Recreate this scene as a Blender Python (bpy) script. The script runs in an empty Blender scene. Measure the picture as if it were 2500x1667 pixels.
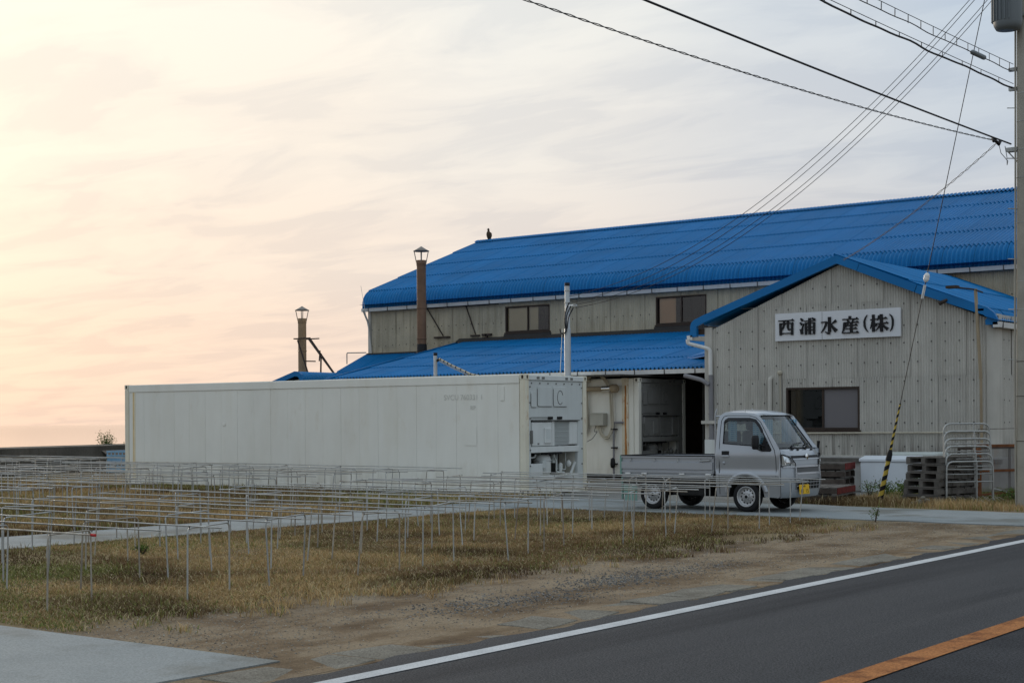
import bpy, bmesh, math, random
import numpy as np
from mathutils import Vector, Matrix
from mathutils.geometry import delaunay_2d_cdt

random.seed(7); RNG = np.random.default_rng(11)
R = math.radians
scn = bpy.context.scene
COL = scn.collection

# ------------------------------------------------------------------ camera
cam_d = bpy.data.cameras.new('camera'); cam = bpy.data.objects.new('camera', cam_d); COL.objects.link(cam)
cam_d.sensor_width = 36.0; cam_d.lens = 53.61; cam_d.clip_start = .1; cam_d.clip_end = 20000
cam_d.shift_y = 0.0784
YAW = 37.43
cam.matrix_world = (Matrix.Translation((0, 0, 1.6)) @ Matrix.Rotation(R(YAW), 4, 'Z') @
                    Matrix.Rotation(R(90), 4, 'X') @ Matrix.Rotation(R(-.35), 4, 'Z'))
scn.camera = cam
scn.render.resolution_x = 1024; scn.render.resolution_y = 682

# ------------------------------------------------------------------ world: thin evening cloud over a clear sky
SUN_AZ, SUN_EL = 66.0, 11.0            # degrees left of +Y, degrees up
sdir = Vector((-math.sin(R(SUN_AZ))*math.cos(R(SUN_EL)), math.cos(R(SUN_AZ))*math.cos(R(SUN_EL)), math.sin(R(SUN_EL))))
world = bpy.data.worlds.new('World'); scn.world = world; world.use_nodes = True
wt = world.node_tree; wt.nodes.clear()
def wn(t, **k):
    n = wt.nodes.new(t)
    for a, b in k.items(): setattr(n, a, b)
    return n
def wl(a, b): wt.links.new(a, b)
out = wn('ShaderNodeOutputWorld'); bg = wn('ShaderNodeBackground'); wl(bg.outputs[0], out.inputs[0])
sky = wn('ShaderNodeTexSky', sky_type='NISHITA', sun_disc=False)
sky.sun_elevation = R(SUN_EL); sky.sun_rotation = R(360-SUN_AZ); sky.dust_density = 2.0; sky.air_density = 1.2
tc = wn('ShaderNodeTexCoord')
sep = wn('ShaderNodeSeparateXYZ'); wl(tc.outputs['Generated'], sep.inputs[0])
dot = wn('ShaderNodeVectorMath', operation='DOT_PRODUCT'); wl(tc.outputs['Generated'], dot.inputs[0]); dot.inputs[1].default_value = sdir
def wmath(op, a, b=None, clamp=False):
    n = wn('ShaderNodeMath', operation=op, use_clamp=clamp)
    for i, v in enumerate((a, b)):
        if v is None: continue
        if isinstance(v, (int, float)): n.inputs[i].default_value = v
        else: wl(v, n.inputs[i])
    return n.outputs[0]
def wramp(fac, stops):
    n = wn('ShaderNodeValToRGB'); wl(fac, n.inputs[0]); cr = n.color_ramp; cr.interpolation = 'EASE'
    while len(cr.elements) < len(stops): cr.elements.new(.5)
    for e, (p, c) in zip(cr.elements, stops): e.position = p; e.color = (*c, 1)
    return n.outputs[0]
def wmix(fac, a, b, mode='MIX'):
    n = wn('ShaderNodeMix', data_type='RGBA', blend_type=mode)
    if isinstance(fac, (int, float)): n.inputs[0].default_value = fac
    else: wl(fac, n.inputs[0])
    for i, v in ((6, a), (7, b)):
        if isinstance(v, tuple): n.inputs[i].default_value = (*v, 1)
        else: wl(v, n.inputs[i])
    return n.outputs[2]
d01 = wmath('MULTIPLY_ADD', dot.outputs['Value'], .5); d01.node.inputs[2].default_value = .5
# cloud deck seen at a slant: project the direction on a plane overhead
zc = wmath('ADD', wmath('MAXIMUM', sep.outputs[2], 0.0), .10)
px = wmath('DIVIDE', sep.outputs[0], zc); py = wmath('DIVIDE', sep.outputs[1], zc)
cmb = wn('ShaderNodeCombineXYZ'); wl(px, cmb.inputs[0]); wl(py, cmb.inputs[1])
mp = wn('ShaderNodeMapping'); wl(cmb.outputs[0], mp.inputs[0]); mp.inputs['Rotation'].default_value = (0, 0, R(-32)); mp.inputs['Scale'].default_value = (.80, 1.55, 1)
nz = wn('ShaderNodeTexNoise'); wl(mp.outputs[0], nz.inputs[0]); nz.inputs['Scale'].default_value = 2.3; nz.inputs['Detail'].default_value = 8; nz.inputs['Roughness'].default_value = .55; nz.inputs['Distortion'].default_value = .5
nz2 = wn('ShaderNodeTexNoise'); wl(mp.outputs[0], nz2.inputs[0]); nz2.inputs['Scale'].default_value = .45; nz2.inputs['Detail'].default_value = 4
base = wramp(d01, [(0, (.465, .545, .625)), (.80, (.465, .545, .63)), (.85, (.485, .565, .655)), (.89, (.585, .63, .675)), (.94, (.77, .765, .73)), (.97, (.845, .795, .715)), (1, (.89, .82, .715))])
peach = wramp(d01, [(0, (.56, .55, .57)), (.80, (.58, .565, .58)), (.87, (.66, .605, .585)), (.94, (.79, .65, .575)), (.985, (.84, .65, .545)), (1, (.86, .675, .56))])
elev = wramp(sep.outputs[2], [(0, (1, 1, 1)), (.05, (.86, .86, .86)), (.11, (.52, .52, .52)), (.18, (.20, .20, .20)), (.27, (0, 0, 0)), (1, (0, 0, 0))])
col = wmix(elev, base, peach)
# overcast-like zenith brightening, added mostly above the view to light the walls
zen = wmath('MULTIPLY_ADD', wmath('MAXIMUM', sep.outputs[2], 0.0), .45); zen.node.inputs[2].default_value = 1.0
wisp = wramp(nz.outputs[0], [(0, (.80, .82, .86)), (.40, (.885, .90, .93)), (.50, (.985, .985, .985)), (.60, (1.055, 1.045, 1.025)), (1, (1.10, 1.075, 1.04))])
wisp2 = wramp(nz2.outputs[0], [(0, (.88, .89, .92)), (.5, (.985, .985, .985)), (1, (1.06, 1.05, 1.03))])
col = wmix(.9, wmix(.75, col, wisp, 'MULTIPLY'), wisp2, 'MULTIPLY')
zrgb = wn('ShaderNodeCombineColor'); [wl(zen, zrgb.inputs[i]) for i in range(3)]
col = wmix(1.0, col, zrgb.outputs[0], 'MULTIPLY')
skys = wmix(1.0, sky.outputs[0], (.10, .10, .10), 'MULTIPLY')
fin = wmix(.95, skys, col)
wl(fin, bg.inputs[0]); bg.inputs[1].default_value = 1.0

# ------------------------------------------------------------------ sun: low, behind thin cloud at the left
sun_d = bpy.data.lights.new('sun', 'SUN'); sun = bpy.data.objects.new('sun', sun_d); COL.objects.link(sun)
sun_d.energy = 1.2; sun_d.angle = R(14); sun_d.color = (1.0, .86, .68)
sun.rotation_euler = (-sdir).to_track_quat('-Z', 'Y').to_euler()

# ------------------------------------------------------------------ exposure
vs = scn.view_settings; vs.view_transform = 'Standard'; vs.look = 'None'; vs.gamma = 1; vs.exposure = 0.08; vs.use_curve_mapping = False
scn.render.engine = 'CYCLES'

# ================================================================== materials
def mat(name, col, rough=.6, metal=0., var=.12, scale=2.0, rv=0., streak=0., streak_col=(.10, .085, .06), rust=0., rust_col=(.22, .085, .03),
        rust_scale=6., bump=0., bscale=40., spec=.22, streak_scale=9., fine=0., zfade=None, detail=5., coat=0., rust_thr=.58):
    m = bpy.data.materials.new(name); m.use_nodes = True; nt = m.node_tree; N = nt.nodes; L = nt.links
    b = N['Principled BSDF']; b.inputs['Roughness'].default_value = rough; b.inputs['Metallic'].default_value = metal
    b.inputs['Specular IOR Level'].default_value = spec; b.inputs['Coat Weight'].default_value = coat
    g = N.new('ShaderNodeNewGeometry')
    def noise(sc, det=5., mapping=None, rough_=.55):
        n = N.new('ShaderNodeTexNoise'); n.inputs['Scale'].default_value = sc; n.inputs['Detail'].default_value = det; n.inputs['Roughness'].default_value = rough_
        if mapping:
            mpn = N.new('ShaderNodeMapping'); mpn.inputs['Scale'].default_value = mapping; L.new(g.outputs['Position'], mpn.inputs[0]); L.new(mpn.outputs[0], n.inputs[0])
        else: L.new(g.outputs['Position'], n.inputs[0])
        return n.outputs[0]
    def maprange(v, a, b_, c, d):
        n = N.new('ShaderNodeMapRange'); n.inputs[1].default_value = a; n.inputs[2].default_value = b_; n.inputs[3].default_value = c; n.inputs[4].default_value = d; L.new(v, n.inputs[0]); return n.outputs[0]
    def mul(a, b_):
        n = N.new('ShaderNodeMath'); n.operation = 'MULTIPLY'
        for i, v in enumerate((a, b_)):
            if isinstance(v, (int, float)): n.inputs[i].default_value = v
            else: L.new(v, n.inputs[i])
        return n.outputs[0]
    def mix(f, a, b_, mode='MIX'):
        n = N.new('ShaderNodeMix'); n.data_type = 'RGBA'; n.blend_type = mode
        if isinstance(f, (int, float)): n.inputs[0].default_value = f
        else: L.new(f, n.inputs[0])
        for i, v in ((6, a), (7, b_)):
            if isinstance(v, tuple): n.inputs[i].default_value = (*v, 1)
            else: L.new(v, n.inputs[i])
        return n.outputs[2]
    val = maprange(noise(scale, detail), .3, .7, 1-var, 1+var)
    if fine: val = mul(val, maprange(noise(scale*22, 3.), .3, .7, 1-fine, 1+fine))
    if rv:
        oi = N.new('ShaderNodeObjectInfo'); val = mul(val, maprange(oi.outputs['Random'], 0, 1, 1-rv, 1+rv))
    hsv = N.new('ShaderNodeHueSaturation'); hsv.inputs['Color'].default_value = (*col, 1); L.new(val, hsv.inputs['Value'])
    c = hsv.outputs[0]
    if streak:
        s = maprange(noise(1., 6., (streak_scale, streak_scale, .35)), .50, .78, 0., 1.)
        f = mul(mul(s, maprange(noise(.7, 3.), .35, .65, .3, 1.)), streak)
        if zfade:   # run-off staining with a lower limit (splash dirt above the plinth)
            sx = N.new('ShaderNodeSeparateXYZ'); L.new(g.outputs['Position'], sx.inputs[0])
            zf = maprange(sx.outputs[2], zfade[0], zfade[1], 1., .12)
            s2 = maprange(noise(1., 5., (streak_scale*1.6, streak_scale*1.6, .8)), .38, .62, 0., 1.)
            f2 = mul(mul(s2, zf), zfade[2])
            c = mix(f2, c, zfade[3] if len(zfade) > 3 else streak_col)
        c = mix(f, c, streak_col)
    if rust:
        rf = mul(maprange(noise(rust_scale, 7., (1, 1, .45), .65), rust_thr, rust_thr+.12, 0., 1.), rust)
        c = mix(rf, c, rust_col)
    L.new(c, b.inputs['Base Color'])
    if bump:
        bn = N.new('ShaderNodeBump'); bn.inputs['Strength'].default_value = bump; bn.inputs['Distance'].default_value = .02
        L.new(noise(bscale, 6., None, .65), bn.inputs['Height']); L.new(bn.outputs[0], b.inputs['Normal'])
    return m

def glass_mat(name, tint=(.5, .55, .55), gloss=.10, rough=.02):
    m = bpy.data.materials.new(name); m.use_nodes = True; nt = m.node_tree; N = nt.nodes; L = nt.links; N.clear()
    o = N.new('ShaderNodeOutputMaterial'); t = N.new('ShaderNodeBsdfTransparent'); t.inputs[0].default_value = (*tint, 1)
    gl = N.new('ShaderNodeBsdfGlossy'); gl.inputs['Roughness'].default_value = rough
    fr = N.new('ShaderNodeFresnel'); fr.inputs[0].default_value = 1.5
    ad = N.new('ShaderNodeMath'); ad.operation = 'ADD'; ad.use_clamp = True; ad.inputs[1].default_value = gloss; L.new(fr.outputs[0], ad.inputs[0])
    mx = N.new('ShaderNodeMixShader'); L.new(ad.outputs[0], mx.inputs[0]); L.new(t.outputs[0], mx.inputs[1]); L.new(gl.outputs[0], mx.inputs[2]); L.new(mx.outputs[0], o.inputs[0])
    return m

def attr_mat(name, rough=.9, transl=.25):
    m = bpy.data.materials.new(name); m.use_nodes = True; nt = m.node_tree; N = nt.nodes; L = nt.links
    b = N['Principled BSDF']; b.inputs['Roughness'].default_value = rough; b.inputs['Specular IOR Level'].default_value = .15
    a = N.new('ShaderNodeAttribute'); a.attribute_name = 'tint'; L.new(a.outputs['Color'], b.inputs['Base Color'])
    if transl:
        tr = N.new('ShaderNodeBsdfTranslucent'); L.new(a.outputs['Color'], tr.inputs[0])
        mx = N.new('ShaderNodeMixShader'); mx.inputs[0].default_value = transl; L.new(b.outputs[0], mx.inputs[1]); L.new(tr.outputs[0], mx.inputs[2])
        L.new(mx.outputs[0], N['Material Output'].inputs[0])
    return m

def lattice_mat(name, ca, cb, sx=26., sz=26., w=.28):
    m = bpy.data.materials.new(name); m.use_nodes = True; nt = m.node_tree; N = nt.nodes; L = nt.links
    b = N['Principled BSDF']; b.inputs['Roughness'].default_value = .9
    g = N.new('ShaderNodeTexCoord'); s = N.new('ShaderNodeSeparateXYZ'); L.new(g.outputs['Object'], s.inputs[0])
    def line(o, sc):
        a = N.new('ShaderNodeMath'); a.operation = 'MULTIPLY'; a.inputs[1].default_value = sc; L.new(o, a.inputs[0])
        f = N.new('ShaderNodeMath'); f.operation = 'FRACT'; L.new(a.outputs[0], f.inputs[0])
        l = N.new('ShaderNodeMath'); l.operation = 'LESS_THAN'; l.inputs[1].default_value = w; L.new(f.outputs[0], l.inputs[0]); return l.outputs[0]
    mx = N.new('ShaderNodeMath'); mx.operation = 'MAXIMUM'; L.new(line(s.outputs[0], sx), mx.inputs[0]); L.new(line(s.outputs[2], sz), mx.inputs[1])
    c = N.new('ShaderNodeMix'); c.data_type = 'RGBA'; L.new(mx.outputs[0], c.inputs[0]); c.inputs[6].default_value = (*ca, 1); c.inputs[7].default_value = (*cb, 1)
    L.new(c.outputs[2], b.inputs['Base Color']); return m

MT = {}
MT['slate'] = mat('corrugated slate cladding', (.53, .51, .46), .85, var=.10, scale=1.1, rv=.05, streak=.42, streak_col=(.20, .18, .14), zfade=(.74, 1.25, .75, (.10, .085, .07)), fine=.06, streak_scale=7.)
MT['slate_old'] = mat('weathered slate cladding', (.50, .445, .335), .88, var=.13, scale=1.3, rv=.06, streak=.62, streak_col=(.17, .13, .075), fine=.08, streak_scale=6.)
MT['slate_trim'] = mat('slate corner trim', (.50, .48, .43), .8, var=.08, streak=.35, streak_col=(.22, .20, .16))
MT['blue'] = mat('blue roof paint', (.002, .155, .390), .46, var=.10, scale=.55, rv=.05, streak=.30, streak_col=(.010, .095, .235), fine=.06, spec=.22, streak_scale=3.)
MT['blue2'] = mat('blue fascia paint', (.002, .140, .375), .45, var=.08, scale=.8, rv=.05, spec=.25)
MT['roof_in'] = mat('roof underside', (.10, .10, .10), .9)
MT['gutter'] = mat('white gutter plastic', (.66, .66, .64), .5, var=.08, streak=.35, streak_col=(.30, .27, .22))
MT['bracket'] = mat('dark gutter bracket', (.08, .075, .07), .6)
MT['flash'] = mat('dark flashing', (.045, .042, .04), .7, var=.2)
MT['frame_dk'] = mat('bronze window frame', (.045, .032, .025), .45, metal=.3)
MT['pane_dk'] = glass_mat('dark window glass', (.80, .80, .78), .03)
MT['pane_dk2'] = glass_mat('tinted window glass', (.30, .32, .33), .02)
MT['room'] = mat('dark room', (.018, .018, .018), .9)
MT['blind'] = mat('grey brown blind', (.20, .185, .185), .7, var=.03)
MT['board_y'] = mat('pale board behind glass', (.62, .53, .36), .8, var=.05)
MT['board_o'] = mat('tan board behind glass', (.62, .40, .24), .8, var=.05)
MT['concrete'] = mat('concrete', (.40, .41, .40), .85, var=.12, scale=1.3, fine=.10, bump=.25, bscale=60, streak=0)
MT['plinth'] = mat('plinth concrete', (.36, .35, .33), .85, var=.18, scale=2, streak=.5, streak_col=(.14, .13, .11))
MT['cont'] = mat('white container paint', (.80, .785, .71), .45, zfade=(.18, .75, .42, (.42, .37, .27)), var=.05, scale=.45, streak=.34, streak_col=(.60, .54, .40), streak_scale=2.2, rust=.22, rust_col=(.55, .47, .33), rust_scale=2.5, rust_thr=.60)
MT['cont_y'] = mat('cream stained container paint', (.72, .68, .55), .5, var=.06, streak=.5, streak_col=(.55, .33, .12), rust=.5, rust_col=(.40, .16, .04), rust_scale=5., rust_thr=.60)
MT['cont_rust'] = mat('rust streaked container paint', (.68, .62, .48), .6, var=.1, streak=1.0, streak_col=(.46, .20, .05), streak_scale=16., rust=.8, rust_col=(.36, .13, .03), rust_scale=9., rust_thr=.54)
MT['cont_g'] = mat('grey white unit paint', (.58, .61, .595), .5, var=.06, scale=1.2, streak=.25, streak_col=(.25, .25, .22), rust=.35, rust_col=(.10, .10, .09), rust_scale=9., rust_thr=.66)
MT['cont_l'] = mat('light unit paint', (.66, .68, .66), .5, var=.05, streak=.2, streak_col=(.3, .28, .22))
MT['cont_dk'] = mat('dirty unit paint', (.16, .16, .15), .7, var=.2, streak=.4, streak_col=(.05, .05, .05))
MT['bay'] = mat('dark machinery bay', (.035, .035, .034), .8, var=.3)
MT['cont_u_shade'] = mat('shade-dark streaked unit paint', (.235, .235, .225), .65, var=.12, scale=1.5, streak=.4, streak_col=(.09, .085, .08))  # rear unit's deep shade painted in: darker version of the unit paint
MT['orange_rust'] = mat('orange rust run', (.42, .175, .045), .75, var=.25, scale=5., streak=.5, streak_col=(.60, .42, .24), streak_scale=14.)
MT['frosted'] = mat('frosted grey pane', (.155, .145, .150), .35, var=.02)
MT['cont_y2'] = mat('yellow stained paint', (.74, .66, .48), .5, var=.08, streak=.5, streak_col=(.66, .47, .24), streak_scale=12.)
MT['orange_pale'] = mat('pale rust run', (.62, .42, .19), .6, var=.2, scale=4., streak=.7, streak_col=(.74, .68, .52), streak_scale=5.)
MT['ghost'] = mat('ghost lettering', (.60, .59, .535), .6, var=.12, scale=14)
MT['grille'] = mat('condenser fins', (.10, .10, .105), .6, var=.2, scale=8)
MT['galv'] = mat('galvanised pipe', (.40, .405, .39), .5, metal=.45, var=.16, scale=5, rv=.14, rust=.55, rust_col=(.17, .12, .085), rust_scale=3., rust_thr=.60)
MT['galv_b'] = mat('tarnished pipe', (.36, .33, .28), .55, metal=.4, var=.2, scale=5, rv=.15, rust=.6, rust_col=(.14, .085, .055), rust_scale=3., rust_thr=.54)
MT['wire_tie'] = mat('binding wire', (.09, .08, .075), .6)
MT['red_tape'] = mat('red tape', (.45, .03, .03), .6)
MT['steel_g'] = mat('grey steel mast', (.42, .44, .45), .45, metal=.35, var=.08)
MT['black'] = mat('black rubber', (.012, .012, .013), .65)
MT['cable'] = mat('black cable', (.014, .014, .018), .5)
MT['cream_p'] = mat('cream conduit', (.46, .42, .33), .6, var=.1, streak=.3, streak_col=(.22, .18, .12))
MT['tan_p'] = mat('tan lagged pipe', (.34, .27, .18), .6, var=.18, streak=.4, streak_col=(.16, .11, .07))
MT['shiny'] = mat('aluminium foil', (.75, .75, .75), .25, metal=1.)
MT['boxg'] = mat('beige electrical box', (.43, .42, .36), .55, var=.06, streak=.3, streak_col=(.22, .19, .14))
MT['dpipe'] = mat('lavender grey downpipe', (.22, .215, .225), .55, var=.08, streak=.3, streak_col=(.12, .11, .1))
MT['flue'] = mat('brown flue paint', (.175, .100, .062), .65, metal=.1, var=.25, scale=2.2, streak=.5, streak_col=(.24, .20, .15), rust=.5, rust_col=(.15, .07, .035))
MT['flue_p'] = mat('pale rusted flue', (.30, .20, .115), .7, var=.25, scale=1.6, streak=.7, streak_col=(.10, .07, .05), rust=.6, rust_col=(.13, .075, .045))
MT['flue_cap'] = mat('flue cap', (.26, .23, .20), .6, metal=.2, var=.2, rust=.5, rust_col=(.13, .075, .045))
MT['rust'] = mat('rusty steel', (.16, .062, .026), .8, var=.35, scale=9, rust=.6, rust_col=(.06, .03, .02), bump=.4, bscale=50)
MT['rust_d'] = mat('dark rusty steel', (.055, .040, .032), .8, var=.3, scale=6)
MT['rust_sheet'] = mat('brown weathered sheet', (.050, .036, .028), .7, var=.3, scale=3)
MT['sign_w'] = mat('white sign board', (.66, .67, .69), .5, var=.03, streak=.12, streak_col=(.4, .4, .4))
MT['letter'] = mat('black sign letter', (.010, .010, .012), .45, var=.05)
MT['wood_g'] = mat('grey pallet wood', (.118, .108, .096), .85, var=.3, scale=6, rv=.18, bump=.3, bscale=40)
MT['wood_d'] = mat('dark pallet wood', (.075, .06, .05), .85, var=.3, scale=6, rv=.2)
MT['red_w'] = mat('red pallet edge', (.15, .022, .018), .75, var=.3, scale=7)
MT['chest'] = mat('white chest plastic', (.66, .70, .74), .4, var=.04, streak=.2, streak_col=(.4, .4, .38))
MT['foam'] = mat('pale foam lid', (.53, .57, .54), .7, var=.06)
MT['mesh'] = mat('expanded metal', (.24, .23, .22), .6, metal=.4, var=.2, rust=.5)
MT['blue_crate'] = mat('blue crate plastic', (.22, .38, .52), .5, var=.12, scale=4, rv=.1)
MT['seawall'] = mat('sea wall concrete', (.105, .095, .080), .9, var=.35, scale=1.1, streak=.6, streak_col=(.05, .045, .04), fine=.25, bump=.5, bscale=12)
MT['seawall_p'] = mat('pale wall patch', (.20, .165, .135), .9, var=.15)
MT['polec'] = mat('concrete pole', (.33, .31, .26), .85, var=.12, scale=2.5, fine=.08, streak=.3, streak_col=(.17, .15, .12))
MT['transf'] = mat('transformer paint', (.17, .19, .20), .5, var=.06)
MT['stripe_y'] = mat('yellow guard plastic', (.50, .36, .06), .55, var=.08)
MT['porcelain'] = mat('white porcelain', (.72, .72, .70), .25)
MT['feather'] = mat('brown feathers', (.075, .050, .028), .8, var=.45, scale=22)
MT['beak'] = mat('dark beak', (.03, .028, .025), .5)
MT['leaf'] = attr_mat('leaf tint', .6, .3)
MT['grass'] = attr_mat('grass blade tint', .9, .2)
MT['pebble'] = attr_mat('pebble tint', .9, 0)
MT['bark'] = mat('bark', (.08, .06, .045), .9, var=.3, scale=12)
# ground materials
def ground_mat():
    m = bpy.data.materials.new('soil and thatch'); m.use_nodes = True; nt = m.node_tree; N = nt.nodes; L = nt.links
    b = N['Principled BSDF']; b.inputs['Roughness'].default_value = .95; b.inputs['Specular IOR Level'].default_value = .1
    g = N.new('ShaderNodeNewGeometry'); s = N.new('ShaderNodeSeparateXYZ'); L.new(g.outputs['Position'], s.inputs[0])
    def noise(sc, det=6., rg=.6, mp=None):
        n = N.new('ShaderNodeTexNoise'); n.inputs['Scale'].default_value = sc; n.inputs['Detail'].default_value = det; n.inputs['Roughness'].default_value = rg
        if mp:
            q = N.new('ShaderNodeMapping'); q.inputs['Scale'].default_value = mp; L.new(g.outputs['Position'], q.inputs[0]); L.new(q.outputs[0], n.inputs[0])
        else: L.new(g.outputs['Position'], n.inputs[0])
        return n.outputs[0]
    def ramp(f, st):
        n = N.new('ShaderNodeValToRGB'); L.new(f, n.inputs[0]); cr = n.color_ramp
        while len(cr.elements) < len(st): cr.elements.new(.5)
        for e, (p, c) in zip(cr.elements, st): e.position = p; e.color = (*c, 1)
        return n.outputs[0]
    def mix(f, a, b_, mode='MIX'):
        n = N.new('ShaderNodeMix'); n.data_type = 'RGBA'; n.blend_type = mode
        if isinstance(f, (int, float)): n.inputs[0].default_value = f
        else: L.new(f, n.inputs[0])
        for i, v in ((6, a), (7, b_)):
            if isinstance(v, tuple): n.inputs[i].default_value = (*v, 1)
            else: L.new(v, n.inputs[i])
        return n.outputs[2]
    thatch = ramp(noise(.55), [(.25, (.090, .064, .038)), (.45, (.160, .115, .062)), (.58, (.235, .180, .095)), (.75, (.140, .130, .055))])
    dirt = ramp(noise(1.1), [(.28, (.135, .094, .058)), (.42, (.225, .170, .112)), (.58, (.285, .222, .148)), (.75, (.225, .188, .138))])
    rut = ramp(noise(1., 6., .65, (1.3, .62, 1)), [(.36, (.38, .31, .25)), (.45, (.68, .61, .54)), (.53, (1, 1, 1))])
    dirt = mix(.8, dirt, rut, 'MULTIPLY')
    speck = ramp(noise(42., 5., .85), [(.30, (.42, .41, .40)), (.5, (1, 1, 1)), (.70, (1.5, 1.47, 1.42))])
    # roadside strip of bare earth: x from about -9.8 to the kerb
    wob = N.new('ShaderNodeMath'); wob.operation = 'MULTIPLY_ADD'; wob.inputs[1].default_value = 1.5; L.new(noise(.8), wob.inputs[0]); L.new(s.outputs[0], wob.inputs[2])
    mr = N.new('ShaderNodeMapRange'); mr.interpolation_type = 'SMOOTHSTEP'; mr.inputs[1].default_value = -9.55; mr.inputs[2].default_value = -8.75; L.new(wob.outputs[0], mr.inputs[0])
    c = mix(mr.outputs[0], thatch, dirt); c = mix(.75, c, speck, 'MULTIPLY'); L.new(c, b.inputs['Base Color'])
    bn = N.new('ShaderNodeBump'); bn.inputs['Strength'].default_value = .7; bn.inputs['Distance'].default_value = .03; L.new(noise(38., 6., .7), bn.inputs['Height']); L.new(bn.outputs[0], b.inputs['Normal'])
    return m
MT['ground'] = ground_mat()
def flat_mat(name, stops, sc, speck_sc, speck, rough=.85, bump=.35, bsc=140., stain=None, mp=None):
    m = bpy.data.materials.new(name); m.use_nodes = True; nt = m.node_tree; N = nt.nodes; L = nt.links
    b = N['Principled BSDF']; b.inputs['Roughness'].default_value = rough; b.inputs['Specular IOR Level'].default_value = .10
    g = N.new('ShaderNodeNewGeometry')
    def noise(sc_, det=6., rg=.6, mpp=None):
        n = N.new('ShaderNodeTexNoise'); n.inputs['Scale'].default_value = sc_; n.inputs['Detail'].default_value = det; n.inputs['Roughness'].default_value = rg
        q = N.new('ShaderNodeMapping'); q.inputs['Scale'].default_value = mpp or (1, 1, 1); L.new(g.outputs['Position'], q.inputs[0]); L.new(q.outputs[0], n.inputs[0]); return n.outputs[0]
    def ramp(f, st):
        n = N.new('ShaderNodeValToRGB'); L.new(f, n.inputs[0]); cr = n.color_ramp
        while len(cr.elements) < len(st): cr.elements.new(.5)
        for e, (p, c) in zip(cr.elements, st): e.position = p; e.color = (*c, 1)
        return n.outputs[0]
    def mul(a, b_, f=1.):
        n = N.new('ShaderNodeMix'); n.data_type = 'RGBA'; n.blend_type = 'MULTIPLY'; n.inputs[0].default_value = f; L.new(a, n.inputs[6]); L.new(b_, n.inputs[7]); return n.outputs[2]
    c = ramp(noise(sc, 6., .6, mp), stops)
    lo, hi = speck
    c = mul(c, ramp(noise(speck_sc, 3., .8), [(.40, (lo, lo, lo)), (.5, (1, 1, 1)), (.60, (hi, hi, hi))]))
    if stain: c = mul(c, ramp(noise(stain[0], 5., .6, stain[1]), [(stain[2], stain[3]), (stain[2]+.14, (1, 1, 1))]))
    L.new(c, b.inputs['Base Color'])
    bn = N.new('ShaderNodeBump'); bn.inputs['Strength'].default_value = bump; bn.inputs['Distance'].default_value = .012; L.new(noise(bsc, 4., .8), bn.inputs['Height']); L.new(bn.outputs[0], b.inputs['Normal'])
    return m
MT['asphalt'] = flat_mat('asphalt', [(.3, (.040, .041, .044)), (.5, (.052, .053, .056)), (.7, (.067, .067, .069))], .8, 75., (.50, 1.75), .82, .5, 120., (1., (1.1, .05, 1), .36, (.66, .66, .68)), (1.1, .07, 1))
MT['asphalt_d'] = flat_mat('coarse asphalt', [(.3, (.030, .032, .036)), (.7, (.050, .052, .057))], 1.2, 60., (.5, 1.8), .85, .8, 80.)
MT['line_w'] = flat_mat('white road paint', [(.3, (.44, .45, .45)), (.6, (.56, .57, .57))], 3., 70., (.80, 1.08), .7, .2, 120.)
MT['line_o'] = flat_mat('orange road paint', [(.35, (.34, .130, .040)), (.6, (.42, .175, .058))], 4., 45., (.55, 1.15), .75, .3, 110., (3.5, (1, 1, 1), .36, (.55, .5, .5)))
MT['pave'] = flat_mat('pale concrete paving', [(.3, (.205, .225, .226)), (.5, (.255, .275, .274)), (.7, (.290, .303, .297))], .6, 60., (.82, 1.14), .85, .25, 90., (.7, (1, 1, 1), .36, (.66, .63, .58)))
MT['pave_d'] = flat_mat('dusty yard concrete', [(.3, (.130, .125, .112)), (.5, (.19, .185, .168)), (.7, (.25, .24, .22))], .7, 40., (.75, 1.2), .9, .3, 70.)
MT['slab'] = flat_mat('weathered kerb slab', [(.3, (.135, .122, .098)), (.6, (.215, .200, .165))], 2.2, 60., (.6, 1.25), .9, .4, 90.)
def water_mat():
    m = bpy.data.materials.new('calm sea'); m.use_nodes = True; nt = m.node_tree; N = nt.nodes; L = nt.links; b = N['Principled BSDF']
    b.inputs['Base Color'].default_value = (.03, .035, .04, 1); b.inputs['Roughness'].default_value = .06; b.inputs['IOR'].default_value = 1.33
    n = N.new('ShaderNodeTexNoise'); n.inputs['Scale'].default_value = .6; n.inputs['Detail'].default_value = 5; g = N.new('ShaderNodeNewGeometry'); L.new(g.outputs['Position'], n.inputs[0])
    bn = N.new('ShaderNodeBump'); bn.inputs['Strength'].default_value = .01; bn.inputs['Distance'].default_value = .05; L.new(n.outputs[0], bn.inputs['Height']); L.new(bn.outputs[0], b.inputs['Normal'])
    return m
MT['sea'] = water_mat()
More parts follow.
